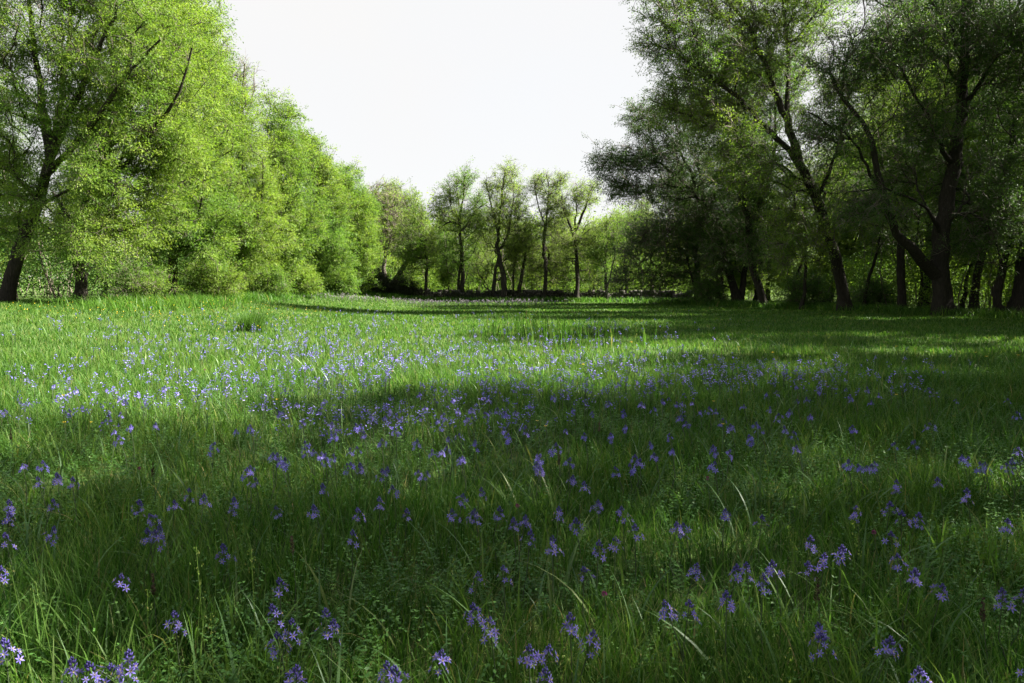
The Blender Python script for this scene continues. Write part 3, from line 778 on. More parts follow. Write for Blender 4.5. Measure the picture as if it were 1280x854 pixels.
for (x, y, rz, s, src) in [(23.5, 25.5, 0.9, 1.15, tree_r6), (27, 30.5, 2.6, 1.2, tree_r6), (31.5, 25, 3.1, 1.15, tree_l1), (30, 35.5, 2.0, 1.15, tree_l1), (25.5, 21.0, 1.3, 0.95, tree_l1), (19, 11, 5.2, 1.1, tree_l1), (18, 3, 0.6, 1.05, tree_l2), (6.5, -8, 1.7, 0.95, tree_l1), (-2.5, -10, 3.3, 0.95, tree_l2), (-10, -7, 5.0, 0.9, tree_l1), (22.5, 25.5, 2.2, 1.1, tree_l3), (25, 31, 4.6, 1.15, tree_l3), (18.8, 13.5, 3.0, 0.95, tree_l1), (14.2, 9.4, 0.4, 1.0, tree_l2), (10.2, 4.5, 2.3, 0.97, tree_l1), (8.6, -1.7, 4.4, 1.0, tree_l2)]:
    again(src, x, y, rz, s, "spreading ash out of the picture at right or behind, shading the foreground grass", SHADE)
# ------------------------------------------------------------------ bushes
BUSH = "bushes at the foot of the trees"
for (px, d, w, h, leaf, dens, lab, seed) in [
    (178, 30.0, 36, 30, 'ash', 0.9, "pale green twiggy bush right of the upright short trunk at the left", 61),
    (268, 35.5, 38, 32, 'ash_fresh', 1.0, "dense lime green bush at the grass edge under the left row", 62),
    (330, 43.0, 34, 26, 'ash', 1.0, "pale green bush at the grass edge, under the ash with the stepped top", 63),
    (372, 48.0, 30, 24, 'ash_fresh', 1.0, "bright lime green rounded bush at the grass edge of the left row", 64),
    (425, 58.0, 22, 22, 'ash', 0.9, "small light green bush in front of the dome-shaped ash", 65),
    (470, 65.0, 22, 18, 'bramble', 1.0, "low dark bush in front of the brownish half-bare tree", 66),
    (505, 65.5, 18, 14, 'bramble', 1.0, "low dark bush beside the trunk leaning hard to the right", 67),
    (888, 53.0, 24, 22, 'bush', 0.5, "thin brownish bush left of the forked trunk of the right row", 69),
    (1010, 44.0, 34, 26, 'bush', 0.7, "dark twiggy bush between the leaning trunks of the right row", 70),
    (1095, 42.0, 30, 24, 'bush', 0.7, "dark twiggy bush left of the slim trunk of the right row", 71)]:
    base = P(px, 370, d); gp = P(px, 370, d); gp[2] = H(gp[0], gp[1])
    # pixel height of the ground here
    zc = gp[2]
    py0 = CY + FPX * math.tan(math.atan((EYE - zc) / d) - PITCH)
    make_tree("bush", lab, "bush", BUSH, px, d,
              [([(px + sx * w * 0.2, 'g'), (px + sx * w * 0.5, py0 - h * 0.9)], 0.035, 0.012, 0.2) for sx in (-1, -0.3, 0.4, 1)],
              [(px - w * 0.4, py0 - h * 0.75, w * 0.6, h * 0.75, 0, 1.1), (px + w * 0.4, py0 - h * 0.65, w * 0.6, h * 0.65, 0, 1.1), (px, py0 - h * 1.2, w * 0.55, h * 0.6, 0, 1.0)],
              leaf=leaf, k=2.6, L=0.0022 * d, per=9, seed=seed, density=dens, spread=0.4, twig_r=0.007, crown_name='foliage')

# ------------------------------------------------------------------ undergrowth: masses nobody could count
def thicket(name, kind_leaf, x0, x1, y0, y1, n_tuft, hmax, per, L, seed, stems=0, xy=None, hfun=None):
    rng = np.random.default_rng(seed)
    x = rng.uniform(x0, x1, n_tuft); y = rng.uniform(y0, y1, n_tuft)
    top = hmax * (0.35 + 0.9 * fbm(x * 0.28 + seed, y * 0.28))
    keep = fbm(x * 0.2 + 3 * seed, y * 0.2 + 5) > 0.36
    x, y, top = x[keep], y[keep], top[keep]
    z = H(x, y) + top * rng.beta(1.3, 1.0, len(x))
    p = np.stack([x, y, z], 1)
    own = np.repeat(np.arange(len(p)), per)
    off = rng.normal(size=(len(own), 3)) * np.array([0.32, 0.32, 0.16]) * (0.6 + L * 3)
    lv, lf = leaves(p[own] + off, rng.normal(size=(len(own), 3)) * 0.8 + unit(off) + np.array([0, 0, -0.3]), L * rng.uniform(0.6, 1.4, len(own)), L * 0.5, rng)
    rn = np.clip(0.5 + 0.28 * rng.normal(size=len(p))[own] + 0.15 * rng.normal(size=len(own)), 0, 1)
    fs, vs_, mi, rr = [lf], [lv], [np.zeros(len(lf), int)], [rn]
    if stems:
        sx, sy = rng.uniform(x0, x1, stems), rng.uniform(y0, y1, stems)
        sz = H(sx, sy)
        hh = hmax * rng.uniform(0.6, 1.6, stems)
        s0 = np.stack([sx, sy, sz - 0.1], 1)
        le = rng.normal(size=(stems, 3)) * 0.16; le[:, 2] = 1
        pts = np.stack([s0 + le * (hh * t)[:, None] + rng.normal(size=(stems, 3)) * 0.08 * hh[:, None] * (t > 0) * 0.5 for t in (0, .25, .5, .75, 1)], 1)
        r0 = rng.uniform(0.015, 0.06, stems)
        tv, tf = thin_tubes(pts, r0, r0 * 0.4)
        fs.append(tf + len(lv)); vs_.append(tv); mi.append(np.ones(len(tf), int)); rr.append(np.zeros(len(tf)))
    o = link_mesh(name, np.vstack(vs_), [np.vstack(fs)], [M[kind_leaf], M['twig']], rnd=np.concatenate(rr), mat_idx=np.concatenate(mi))
    tag(o, kind='stuff')
    return o
o = thicket("undergrowth", 'ash', -24, 24, 68, 92, 17000, 4.6, 12, 0.17, 81, 300)
tag(o, "light green undergrowth behind the stone wall at the far end", "undergrowth")
o = thicket("undergrowth", 'ash', 20.5, 56, 38, 76, 20000, 5.0, 14, 0.14, 82, 420)  # leaf colour taken brighter to stand in for sun on this undergrowth
tag(o, "green undergrowth behind the trunks of the right row", "undergrowth")
o = thicket("undergrowth", 'bush', -34, -18.6, 27, 70, 9000, 3.4, 12, 0.13, 83, 240)
tag(o, "green undergrowth behind the trunks of the left row", "undergrowth")
o = thicket("undergrowth", 'bramble', -16, 15, 64.2, 66.4, 2600, 1.05, 10, 0.12, 84)
tag(o, "dark brambles growing over the low stone wall", "brambles")
o = thicket("woodland", 'willow', -150, 150, 100, 150, 26000, 13, 12, 0.42, 85, 200)
tag(o, "distant pale green woodland beyond the meadow", "woodland")

# ------------------------------------------------------------------ dry stone wall along the far end
rng = np.random.default_rng(90)
def stone(c, r, rng):
    """one rough block: a cube with cut corners, every corner moved"""
    v = np.array([[x, y, z] for x in (-1, 1) for y in (-1, 1) for z in (-1, 1)], float)
    v = v * r * (1 + 0.22 * rng.normal(size=(8, 3)).clip(-1.2, 1.2))
    a = rng.normal() * 0.25
    v[:, :2] = v[:, :2] @ np.array([[math.cos(a), -math.sin(a)], [math.sin(a), math.cos(a)]])
    return v + c
SF = np.array([[0, 1, 3, 2], [4, 6, 7, 5], [0, 4, 5, 1], [2, 3, 7, 6], [0, 2, 6, 4], [1, 5, 7, 3]])
for (xa, xb, ya, yb, lab) in [(-13.0, 0.6, 65.5, 65.8, "low dark dry stone wall left of the two-trunked tree, at the far end of the meadow"),
                              (1.0, 15.0, 65.8, 62.5, "low dark dry stone wall running right from the two-trunked tree to the shaded corner")]:
    vv, ff, k = [], [], 0
    n = int((xb - xa) / 0.36)
    for row in range(4):
        for i in range(n):
            t = (i + 0.5 * (row % 2) + rng.uniform(-.15, .15)) / n
            if row == 3 and rng.random() < 0.45: continue
            x, y = xa + (xb - xa) * t, ya + (yb - ya) * t + rng.normal() * 0.06
            vv.append(stone(np.array([x, y, float(H(x, y)) + 0.12 + row * 0.23]), np.array([0.2, 0.2, 0.125]) * rng.uniform(0.8, 1.25), rng))
            ff.append(SF + k); k += 8
    o = link_mesh("stone_wall", np.vstack(vv), [np.vstack(ff)], M['stone'])
    tag(o, lab, "wall", "stone walls at the far end")
print("undergrowth", round(time.time() - T0, 1))

# ------------------------------------------------------------------ grass: one mass
def blades(x, y, h, w, lean, rng, seg=3, bend=0.5):
    n = len(x)
    az = rng.uniform(0, 2 * math.pi, n)
    d = np.stack([np.cos(az), np.sin(az), np.zeros(n)], 1)
    az2 = az + math.pi / 2 + rng.normal(size=n) * 0.5
    s = np.stack([np.cos(az2), np.sin(az2), np.zeros(n)], 1)
    b = np.stack([x, y, H(x, y) - 0.01], 1)
    t = np.linspace(0, 1, seg + 1)[None, :, None]
    lean = lean[:, None, None]; hh = h[:, None, None]
    bd = (bend * rng.uniform(0.2, 1.6, n))[:, None, None]
    horiz = lean * t + bd * t ** 2.4
    vert = t * (1 - 0.28 * lean ** 2) - 0.42 * bd * t ** 3
    c = b[:, None, :] + d[:, None, :] * horiz * hh + np.array([0, 0, 1.0]) * vert * hh
    wid = w[:, None, None] * np.where(t < 0.35, 0.75 + 0.7 * t, 1.0) * np.clip((1.03 - t) / 0.65, 0.05, 1) * 0.5
    v = np.stack([c - s[:, None, :] * wid, c + s[:, None, :] * wid], 2)       # n, seg+1, 2, 3
    base = (np.arange(n)[:, None] * (seg + 1) + np.arange(seg)[None, :]) * 2
    f = np.stack([base, base + 1, base + 3, base + 2], -1).reshape(-1, 4)
    return v.reshape(-1, 3), f, seg

rng = np.random.default_rng(7)
def scatter(d0, d1, n, rng):
    """points over the meadow, ever thinner with distance"""
    d = np.exp(rng.uniform(math.log(d0), math.log(d1), n))
    half = 0.76 * d + 2.2
    return rng.uniform(-1, 1, n) * half, d
VV, FF, RN, off = [], [], [], 0
for (d0, d1, n, seg) in [(1.5, 4.5, 85000, 4), (4.5, 9, 95000, 3), (9, 20, 170000, 2), (20, 64, 330000, 2)]:
    x, y = scatter(d0, d1, n, rng)
    clump = fbm(x * 0.9 + 11, y * 0.9)
    fine = vnoise(x * 5, y * 5 + 30)
    ok = (rng.random(n) < 0.35 + 1.1 * clump) & ~((x < -19) | (x > 24))
    x, y, clump, fine = x[ok], y[ok], clump[ok], fine[ok]
    n = len(x)
    hp = fbm(x * 0.8 + 40, y * 0.8 + 12)                 # herb patches keep the grass shorter
    h = (0.075 + 0.175 * clump + 0.08 * fine) * rng.uniform(0.45, 1.45, n) * (1 - 0.4 * smooth((hp - 0.47) / 0.08) * (y < 10))
    h *= 1 - 0.5 * smooth((y - 7) / 12)
    w = np.maximum(rng.uniform(0.0028, 0.0085, n), 0.0008 * y)
    v, f, s = blades(x, y, h, w, np.abs(rng.normal(size=n)) * 0.24, rng, seg, 0.30)
    rn = np.clip(0.42 + 0.30 * rng.normal(size=n) + 0.25 * (clump - 0.5), 0, 0.9)
    rn = np.where(rng.random(n) < 0.035, rng.uniform(0.93, 1, n), rn)
    VV.append(v); FF.append(f + off); RN.append(np.repeat(rn, s)); off += len(v)
# tall thin flowering stalks and a reddish rank patch in the middle distance
for (n, px, py, rx, ry) in [(120, 655, 418, 46, 9), (80, 700, 432, 70, 8)]:
    a = np.array([on_ground(px + rx * 0.5 * g1, py + ry * 0.5 * g2) for g1, g2 in rng.normal(size=(n // 2, 2))])
    x, y = np.repeat(a[:, 0], 3) + rng.normal(size=len(a) * 3) * 0.12, np.repeat(a[:, 1], 3) + rng.normal(size=len(a) * 3) * 0.2
    v, f, s = blades(x, y, rng.uniform(0.45, 0.75, len(x)), np.full(len(x), 0.02), np.abs(rng.normal(size=len(x))) * 0.12, rng, 3, 0.15)
    VV.append(v); FF.append(f + off); RN.append(np.repeat(np.clip(0.45 + 0.25 * rng.normal(size=len(x)), 0, 1), s)); off += len(v)
# rough longer grass under the rows
for (n, ca, cb) in [(9000, (-13.2, 24), (-15.5, 62)), (9000, (21.5, 32), (12.0, 60)), (5000, (-13, 63.5), (13, 61.5))]:
    t = rng.random(n)
    x = ca[0] + (cb[0] - ca[0]) * t + rng.normal(size=n) * 0.9; y = ca[1] + (cb[1] - ca[1]) * t + rng.normal(size=n) * 0.7
    v, f, s = blades(x, y, rng.uniform(0.25, 0.62, n), 0.0010 * y, np.abs(rng.normal(size=n)) * 0.3, rng, 2, 0.5)
    VV.append(v); FF.append(f + off); RN.append(np.repeat(np.clip(0.5 + 0.2 * rng.normal(size=n), 0, 1), s)); off += len(v)
# dead thatch lying low between the blades
x, y = scatter(1.6, 10, 16000, rng); n = len(x)
v, f, s = blades(x, y, rng.uniform(0.08, 0.22, n), rng.uniform(0.002, 0.005, n), rng.uniform(0.6, 1.4, n), rng, 2, 0.6)
VV.append(v); FF.append(f + off); RN.append(np.repeat(rng.uniform(0.93, 1.0, n), s)); off += len(v)
# broad pale-tipped blades standing out of the sward, singly and in tussocks
x, y = scatter(1.7, 14, 5200, rng)
ok = fbm(x * 1.3 + 5, y * 1.3 + 50) > 0.5
x, y = np.concatenate([x[ok], x[ok] + rng.normal(size=ok.sum()) * 0.05, x[ok] + rng.normal(size=ok.sum()) * 0.05]), np.tile(y[ok], 3) + rng.normal(size=3 * ok.sum()) * 0.05
n = len(x)
v, f, s = blades(x, y, rng.uniform(0.16, 0.40, n), rng.uniform(0.006, 0.012, n) + 0.0004 * y, np.abs(rng.normal(size=n)) * 0.3, rng, 4, 0.45)
VV.append(v); FF.append(f + off); RN.append(np.repeat(np.clip(0.7 + 0.12 * rng.normal(size=n), 0, 0.97), s)); off += len(v)
# flowering grass stalks with loose pale panicles
x, y = scatter(1.9, 16, 420, rng); n = len(x)
hh_ = rng.uniform(0.38, 0.58, n); lean_ = rng.normal(size=(n, 2)) * 0.06
top = np.stack([x + lean_[:, 0], y + lean_[:, 1], H(x, y) + hh_], 1)
per = 22; own = np.repeat(np.arange(n), per); t = rng.random(n * per)
q = top[own] - np.array([0, 0, 0.10]) * t[:, None] + rng.normal(size=(n * per, 3)) * np.array([0.012, 0.012, 0.004]) * (0.3 + t)[:, None]
v, f = leaves(q, rng.normal(size=(n * per, 3)) * 0.5 + np.array([0, 0, 1.0]), rng.uniform(0.006, 0.012, n * per) + 0.0006 * y[own], 0.003 + 0.0003 * y[own], rng)
VV.append(v); FF.append(f + off); RN.append(rng.uniform(0.86, 0.97, len(f))); off += len(v)
v, f = thin_tubes(np.stack([np.stack([x, y, H(x, y)], 1), top], 1), np.full(n, 0.0012) + 0.0001 * y, np.full(n, 0.0008) + 0.0001 * y)
VV.append(v); FF.append(f + off); RN.append(np.full(len(f), 0.8)); off += len(v)
o = link_mesh("grass", np.vstack(VV), [np.vstack(FF)], M['grass'], rnd=np.concatenate(RN))
tag(o, "lush green meadow grass with a few dry straws", "grass", kind='stuff')

# broad strap leaves of the camas and low ferny herbs among the near grass
VV, FF, RN, off = [], [], [], 0
for (d0, d1, n) in [(1.6, 4.6, 1100), (4.6, 9, 1200), (9, 16, 800)]:
    x, y = scatter(d0, d1, n, rng)
    v, f, s = blades(x, y, rng.uniform(0.22, 0.46, n), rng.uniform(0.006, 0.013, n) + 0.0005 * y, np.abs(rng.normal(size=n)) * 0.22, rng, 6, 0.5)
    VV.append(v); FF.append(f + off); RN.append(np.repeat(np.clip(rng.beta(2, 3, n) + (rng.random(n) < 0.08) * 0.6, 0, 1), s)); off += len(v)
o = link_mesh("strap_leaves", np.vstack(VV), [np.vstack(FF)], M['camas_leaf'], rnd=np.concatenate(RN))
tag(o, "broad arching strap leaves among the near grass", "leaves", kind='stuff')
n = 15000
x, y = scatter(1.6, 12, n, rng)
ok = (fbm(x * 0.8 + 40, y * 0.8 + 12) > 0.47) | (rng.random(n) < 0.18)
x, y = x[ok], y[ok]; n = len(x)
per = 16
hz = rng.uniform(0.08, 0.30, n)
az = rng.uniform(0, 6.283, n)
t = np.tile(np.linspace(0.25, 1, per // 2).repeat(2), n)
own = np.repeat(np.arange(n), per)
sd = np.tile(np.array([1, -1] * (per // 2)), n)
lean = rng.uniform(0.3, 0.9, n)
dx, dy = np.cos(az), np.sin(az)
rx = x[own] + dx[own] * t ** 1.5 * lean[own] * hz[own]; ry = y[own] + dy[own] * t ** 1.5 * lean[own] * hz[own]
rz = H(x, y)[own] + hz[own] * t
ld = np.stack([-dy[own] * sd + 0.5 * dx[own], dx[own] * sd + 0.5 * dy[own], 0.25 + 0.2 * rng.normal(size=n * per)], 1) + rng.normal(size=(n * per, 3)) * 0.2
ll = rng.uniform(0.014, 0.032, n)[own] * (1.15 - 0.55 * t) + 0.001 * y[own]
v, f = leaves(np.stack([rx, ry, rz], 1), ld, ll, ll * 0.55, rng, 1.5)
o = link_mesh("herbs", v, [f], M['herb'], rnd=np.clip(0.5 + 0.25 * rng.normal(size=n)[own], 0, 1))
tag(o, "low ferny vetch and clover leaves between the near grass", "herbs", kind='stuff')
# dark rush tuft standing alone in the sunlit meadow
tx, ty = on_ground(315, 415)
n = 700
a = rng.normal(size=(n, 2)) * 0.15
v, f, s = blades(tx + a[:, 0], ty + a[:, 1], rng.uniform(0.45, 0.85, n), np.full(n, 0.014), np.abs(rng.normal(size=n)) * 0.35 + 0.1, rng, 3, 0.3)
o = link_mesh("grass_tuft", v - np.array([tx, ty, float(H(tx, ty))]), [f], M['bush'], rnd=np.repeat(np.clip(0.3 + 0.25 * rng.normal(size=n), 0, 1), s), loc=(tx, ty, float(H(tx, ty))))
tag(o, "dark green rush tuft standing alone in the sunlit grass at the left", "grass tuft")
print("grass", round(time.time() - T0, 1))

# ------------------------------------------------------------------ flowers
def star(rng, r=0.021, npet=6, cup=0.25, width=0.32):
    """six-petalled star facing +Z at the origin: petals of two quads, short anthers"""
    v, f, rn = [], [], []
    for i in range(npet):
        a = i * 2 * math.pi / npet + rng.normal() * 0.08
        rr = r * rng.uniform(0.88, 1.1)
        d = np.array([math.cos(a), math.sin(a), 0]); s = np.array([-math.sin(a), math.cos(a), 0]); u = np.array([0, 0, 1.0])
        c = cup + 0.12 * rng.normal()
        k = len(v)
        v += [d * 0.1 * rr - s * rr * width * 0.25, d * 0.1 * rr + s * rr * width * 0.25,
              d * 0.55 * rr + s * rr * width * 0.5 + u * c * rr * 0.35, d * 0.55 * rr - s * rr * width * 0.5 + u * c * rr * 0.35,
              d * rr + s * rr * 0.03 + u * c * rr * 0.4, d * rr - s * rr * 0.03 + u * c * rr * 0.4]
        f += [[k, k + 1, k + 2, k + 3], [k + 3, k + 2, k + 4, k + 5]]
        t = np.clip(0.55 + 0.2 * rng.normal(), 0, 1)
        rn += [t * 0.7, t]
    mi = [0] * len(f)
    for i in range(npet):
        a = (i + 0.5) * 2 * math.pi / npet
        d = np.array([math.cos(a), math.sin(a), 0]) * r * 0.28; s = np.array([-math.sin(a), math.cos(a), 0]) * r * 0.05
        k = len(v); u = np.array([0, 0, r * 0.34])
        v += [d * 0.3 - s, d * 0.3 + s, d + u + s, d + u - s]
        f.append([k, k + 1, k + 2, k + 3]); mi.append(1); rn.append(0.5)
    return np.array(v), np.array(f), np.array(rn), np.array(mi)

def bud_cluster(rng, h=0.024, n=10):
    """tapering spike of closed buds, upward from the origin"""
    v, f, rn = [], [], []
    for i in range(n):
        t = i / n
        a = i * 2.4
        out = np.array([math.cos(a), math.sin(a), 0])
        p = np.array([0, 0, h * t]) + out * 0.006 * (1 - t)
        d = unit(out * (0.7 - 0.5 * t) + np.array([0, 0, 1.0]))
        s = unit(np.cross(d, [0.2, 0.3, 1.0])); q = np.cross(d, s)
        L, w = 0.016 * (1.1 - 0.5 * t), 0.0042 * (1.15 - 0.5 * t)
        k = len(v)
        v += [p, p + d * L * 0.45 + s * w, p + d * L * 0.45 + q * w, p + d * L * 0.45 - s * w, p + d * L * 0.45 - q * w, p + d * L]
        f += [[k, k + 1, k + 2], [k, k + 2, k + 3], [k, k + 3, k + 4], [k, k + 4, k + 1], [k + 5, k + 2, k + 1], [k + 5, k + 3, k + 2], [k + 5, k + 4, k + 3], [k + 5, k + 1, k + 4]]
        rn += [rng.random() * 0.6 + 0.4 * (1 - t)] * 8
    return np.array(v), np.array(f), np.array(rn)

def rot_to(d, rng):
    q = Vector(d).to_track_quat('Z', 'Y')
    return q.to_matrix().to_4x4() @ Matrix.Rotation(rng.uniform(0, 6.28), 4, 'Z')

frng = np.random.default_rng(33)
star_meshes = []
for i in range(4):
    v, f, rn, mi = star(frng)
    o = link_mesh("flower", v, [f], [M['petal'], M['anther']], rnd=rn, mat_idx=mi)
    star_meshes.append(o.data); bpy.data.objects.remove(o)
bud_meshes = []
for i in range(2):
    v, f, rn = bud_cluster(frng)
    o = link_mesh("bud_cluster", v, [f], [M['bud']], rnd=rn)
    bud_meshes.append(o.data); bpy.data.objects.remove(o)

def place_mesh(name, data, parent, mat):
    o = bpy.data.objects.new(name, data)
    COL.objects.link(o)
    o.parent = parent
    o.matrix_local = mat
    return o

def raceme_spots(rng, n, hgt, spread):
    """where the open stars sit on the stalk: (position, facing)"""
    out = []
    for i in range(n):
        t = np.clip((i + 0.5) / n + rng.normal() * 0.16, 0, 0.95)
        a = i * 2.4 + rng.normal() * 0.5
        o = np.array([math.cos(a), math.sin(a), 0])
        p = np.array([0, 0, -hgt + hgt * t]) + o * spread * (1.1 - 0.35 * t) * rng.uniform(0.55, 1.35)
        out.append((p, unit(o * 0.9 + np.array([0, 0, 0.45]) + rng.normal(size=3) * 0.2)))
    return out

def stalk(h, rng, head=0.1):
    s = rng.normal(size=2) * 0.02
    pts = np.array([[[0, 0, -0.02], [s[0], s[1], h * 0.5], [0, 0, h], [0, 0, h + 0.03]]])
    return thin_tubes(pts, np.array([0.0032]), np.array([0.0016]))

def camas_near(h, n_open, hgt, spread, rng, buds=True):
    """camas spike with every part: stem, each open flower, bud cluster"""
    root = empty("camas_flower", (0, 0, 0))
    v, f = stalk(h, rng)
    spots = raceme_spots(rng, n_open, hgt, spread)
    ped = np.array([[[0, 0, h + p[2] - 0.012], p * np.array([.5, .5, 1]) + np.array([0, 0, h - 0.003]), p + np.array([0, 0, h])] for p, _ in spots])
    pv, pf = thin_tubes(ped, np.full(len(ped), 0.0012), np.full(len(ped), 0.0009))
    link_mesh("stem", np.vstack([v, pv]), [np.vstack([f, pf + len(v)])], M['stem'], root, rnd=rng.random(len(f) + len(pf)))
    for p, d in spots:
        sc = rng.uniform(0.62, 0.98)
        place_mesh("flower", star_meshes[rng.integers(4)], root, Matrix.Translation(Vector(p) + Vector((0, 0, h))) @ rot_to(d, rng) @ Matrix.Scale(sc, 4))
    if buds:
        place_mesh("bud_cluster", bud_meshes[rng.integers(2)], root, Matrix.Translation((0, 0, h)) @ Matrix.Scale(rng.uniform(0.9, 1.3), 4))
    return root

def head_mesh(rng, n_open, hgt, spread, scale=1.0):
    vs_, fs, rn, k = [], [], [], 0
    for p, d in raceme_spots(rng, n_open, hgt, spread):
        v, f, r_, mi = star(rng)
        keep = mi == 0
        m3 = np.array(rot_to(d, rng).to_3x3())
        v = v[:36] * rng.uniform(0.85, 1.15) * scale
        vs_.append(v @ m3.T + p); fs.append(f[keep] + k); rn.append(r_[keep]); k += 36
    v, f, r_ = bud_cluster(rng, 0.024)
    return np.vstack(vs_), np.vstack(fs), np.clip(np.concatenate(rn) + rng.uniform(-0.3, 0.3), 0, 1), v, f, r_

def camas_mid(rng):
    h = 0.0
    v, f, r_, bv, bf, br = head_mesh(rng, rng.choice([3, 4, 5, 6, 7, 8, 9]), rng.uniform(0.025, 0.06), rng.uniform(0.024, 0.040))
    o = link_mesh("flower_head", np.vstack([v, bv]), [f, bf + len(v)], [M['petal'], M['bud']], rnd=np.concatenate([r_, br]), mat_idx=np.concatenate([np.zeros(len(f), int), np.ones(len(bf), int)]))
    d = o.data; bpy.data.objects.remove(o)
    return d
mid_heads = [camas_mid(frng) for _ in range(12)]
sv, sf = stalk(1.0, frng)
o = link_mesh("stem", sv, [sf], M['stem'], rnd=frng.random(len(sf))); stem_data = o.data; bpy.data.objects.remove(o)

# heads read off the photograph (photo pixels): crop coordinates / 2.905 + the crop's corner
C6 = [(165,120),(225,130),(165,200),(20,210),(20,265),(15,335),(85,310),(45,435),(75,710),(240,805),(415,775),(375,800),(430,818),(390,495),(660,615),(485,210),(615,210),(668,165),(630,240),
      (720,195),(545,300),(555,325),(835,200),(825,375),(1020,225),(1160,230),(1180,155),(1165,25),(1210,35),(970,30),(1050,42),(900,85),(912,118),(1125,8),(1050,485),(1050,590),(1015,650),
      (1025,700),(1190,600),(1160,640),(1060,815),(505,330)]
C7 = [(40,8),(25,65),(135,90),(180,155),(120,200),(65,235),(15,315),(215,235),(270,95),(345,15),(435,45),(395,185),(465,165),(410,240),(465,235),(505,235),(560,235),(610,285),(635,275),
      (640,335),(685,40),(700,70),(765,350),(780,235),(855,270),(870,140),(915,210),(1015,75),(1050,40),(1030,230),(1065,285),(920,370),(1000,350),(910,435),(485,465),(545,450),(465,570),
      (510,640),(310,750),(170,820),(195,840),(650,735),(712,740),(690,835),(840,640),(860,690),(1230,410),(1240,295),(1180,10),(1245,575),(815,120)]
C8 = [(100,8),(575,55),(625,70),(690,62),(750,135),(935,130),(1000,40),(1070,65),(1205,45),(1180,70),(1020,165),(130,240),(270,260),(15,295),(740,215),(765,245),(600,235),(820,255),
      (1160,270),(748,320),(450,350),(480,398),(515,380),(560,370),(410,420),(210,435),(175,455),(340,445),(290,500),(530,665),(500,695),(680,705),(780,415),(800,470),(890,485),(1135,507),
      (1210,530),(170,568),(5,575),(1210,790),(880,820)]
heads = [(x / 2.905, 560 + y / 2.905) for x, y in C6] + [(430 + x / 2.905, 560 + y / 2.905) for x, y in C7] + [(860 + x / 2.905, 560 + y / 2.905) for x, y in C8]
# middle distance, y 470..560 (crop scale 2.977, corner rows at y 350)
D1 = [(105,460),(335,385),(390,410),(195,395),(270,490),(300,470),(605,400),(520,420),(430,500),(405,510),(575,540),(885,565),(1120,535),(1120,465),(1210,450),(1215,480),(1205,535),(1215,585),
      (1165,600),(1155,635),(1190,655),(1240,660),(995,660),(1075,670),(920,710),(230,735),(170,735),(940,550),(1260,550),(460,455),(255,375),(370,465),(490,540),(470,585),(395,570),(30,490),
      (220,430),(290,405),(850,365),(1070,490),(760,615),(90,690),(150,690)]
D2 = [(155,480),(140,515),(50,540),(80,575),(35,635),(195,435),(175,560),(130,605),(105,510),(145,720),(75,540),(270,605),(390,595),(405,620),(475,605),(440,670),(350,640),(275,720),(20,690),
      (60,700),(380,415),(405,450),(350,445),(270,425),(310,480),(285,510),(480,485),(420,490),(465,525),(530,445),(560,405),(575,480),(605,500),(670,460),(540,500),(645,490),(610,585),(600,560),
      (655,550),(700,660),(715,690),(790,625),(800,665),(860,485),(920,495),(990,580),(1165,610),(1210,635),(1080,665),(1045,700),(985,460),(1085,460),(1110,465),(1040,490),(1140,480),(1165,445),
      (1205,440),(1260,460),(1245,425),(1255,510),(895,580),(825,560),(780,430),(730,375),(440,375),(330,375),(1050,385),(1010,390),(870,350),(780,350),(320,295),(235,300),(230,320),(750,265),
      (1030,548),(1220,580),(1165,660),(350,520),(385,500),(380,545),(435,580)]
D3 = [(125,630),(155,640),(120,685),(315,560),(285,590),(410,555),(430,575),(450,628),(640,548),(615,685),(670,695),(735,690),(860,605),(940,545),(1055,660),(1125,690),(1240,625),(1265,670),
      (1235,690),(785,615),(490,510),(370,508),(405,487),(325,475),(125,490),(145,525),(195,540),(10,460),(45,460),(60,490),(175,385),(215,400),(345,415),(320,425),(430,450),(435,400),(660,435),
      (700,405),(720,455),(790,400),(870,385),(920,410),(965,405),(545,390),(520,410),(1025,440),(1230,450),(1270,495),(385,340),(475,335),(330,335),(270,520),(235,465),(85,350),(50,345),
      (15,515),(35,530),(100,480),(550,335),(525,335),(600,315),(130,320),(170,322),(500,365),(420,380),(620,345),(610,405),(485,440),(750,430)]
heads += [(x / 2.977, 350 + y / 2.977) for x, y in D1] + [(430 + x / 2.977, 350 + y / 2.977) for x, y in D2] + [(850 + x / 2.977, 350 + y / 2.977) for x, y in D3]
def word_n(n):
    return ["no", "one", "two", "three", "four", "five", "six", "seven", "eight", "nine", "ten", "eleven", "twelve", "thirteen", "fourteen"][n]
def order_word(i, n):
    if n == 1: return "single"
    if i == 0: return "leftmost"
    if i == n - 1: return "rightmost"
    return ["", "second from left", "third from left", "fourth from left", "fifth from left", "sixth from left", "seventh from left",
            "eighth from left", "ninth from left", "tenth from left", "eleventh from left", "twelfth from left", "thirteenth from left"][i]
BANDS = [(468, "at the shade's upper edge"), (492, "high in the near shade"), (518, "upper middle of the shade"), (548, "in the densest flower belt"),
         (585, "in the shade's middle"), (625, "below the mid-meadow belt"), (665, "in the lower near grass"), (715, "in the dark front grass"), (775, "along the bottom edge")]
def cell(px, py):
    b = max([i for i, (y0, _) in enumerate(BANDS) if py >= y0] or [0])
    cols = [(0, "far left"), (140, "at left"), (330, "left of centre"), (520, "in the centre"), (700, "right of centre"), (880, "at right"), (1080, "far right")]
    c = max(i for i, (x0, _) in enumerate(cols) if px >= x0)
    return b, c, BANDS[b][1], cols[c][1]

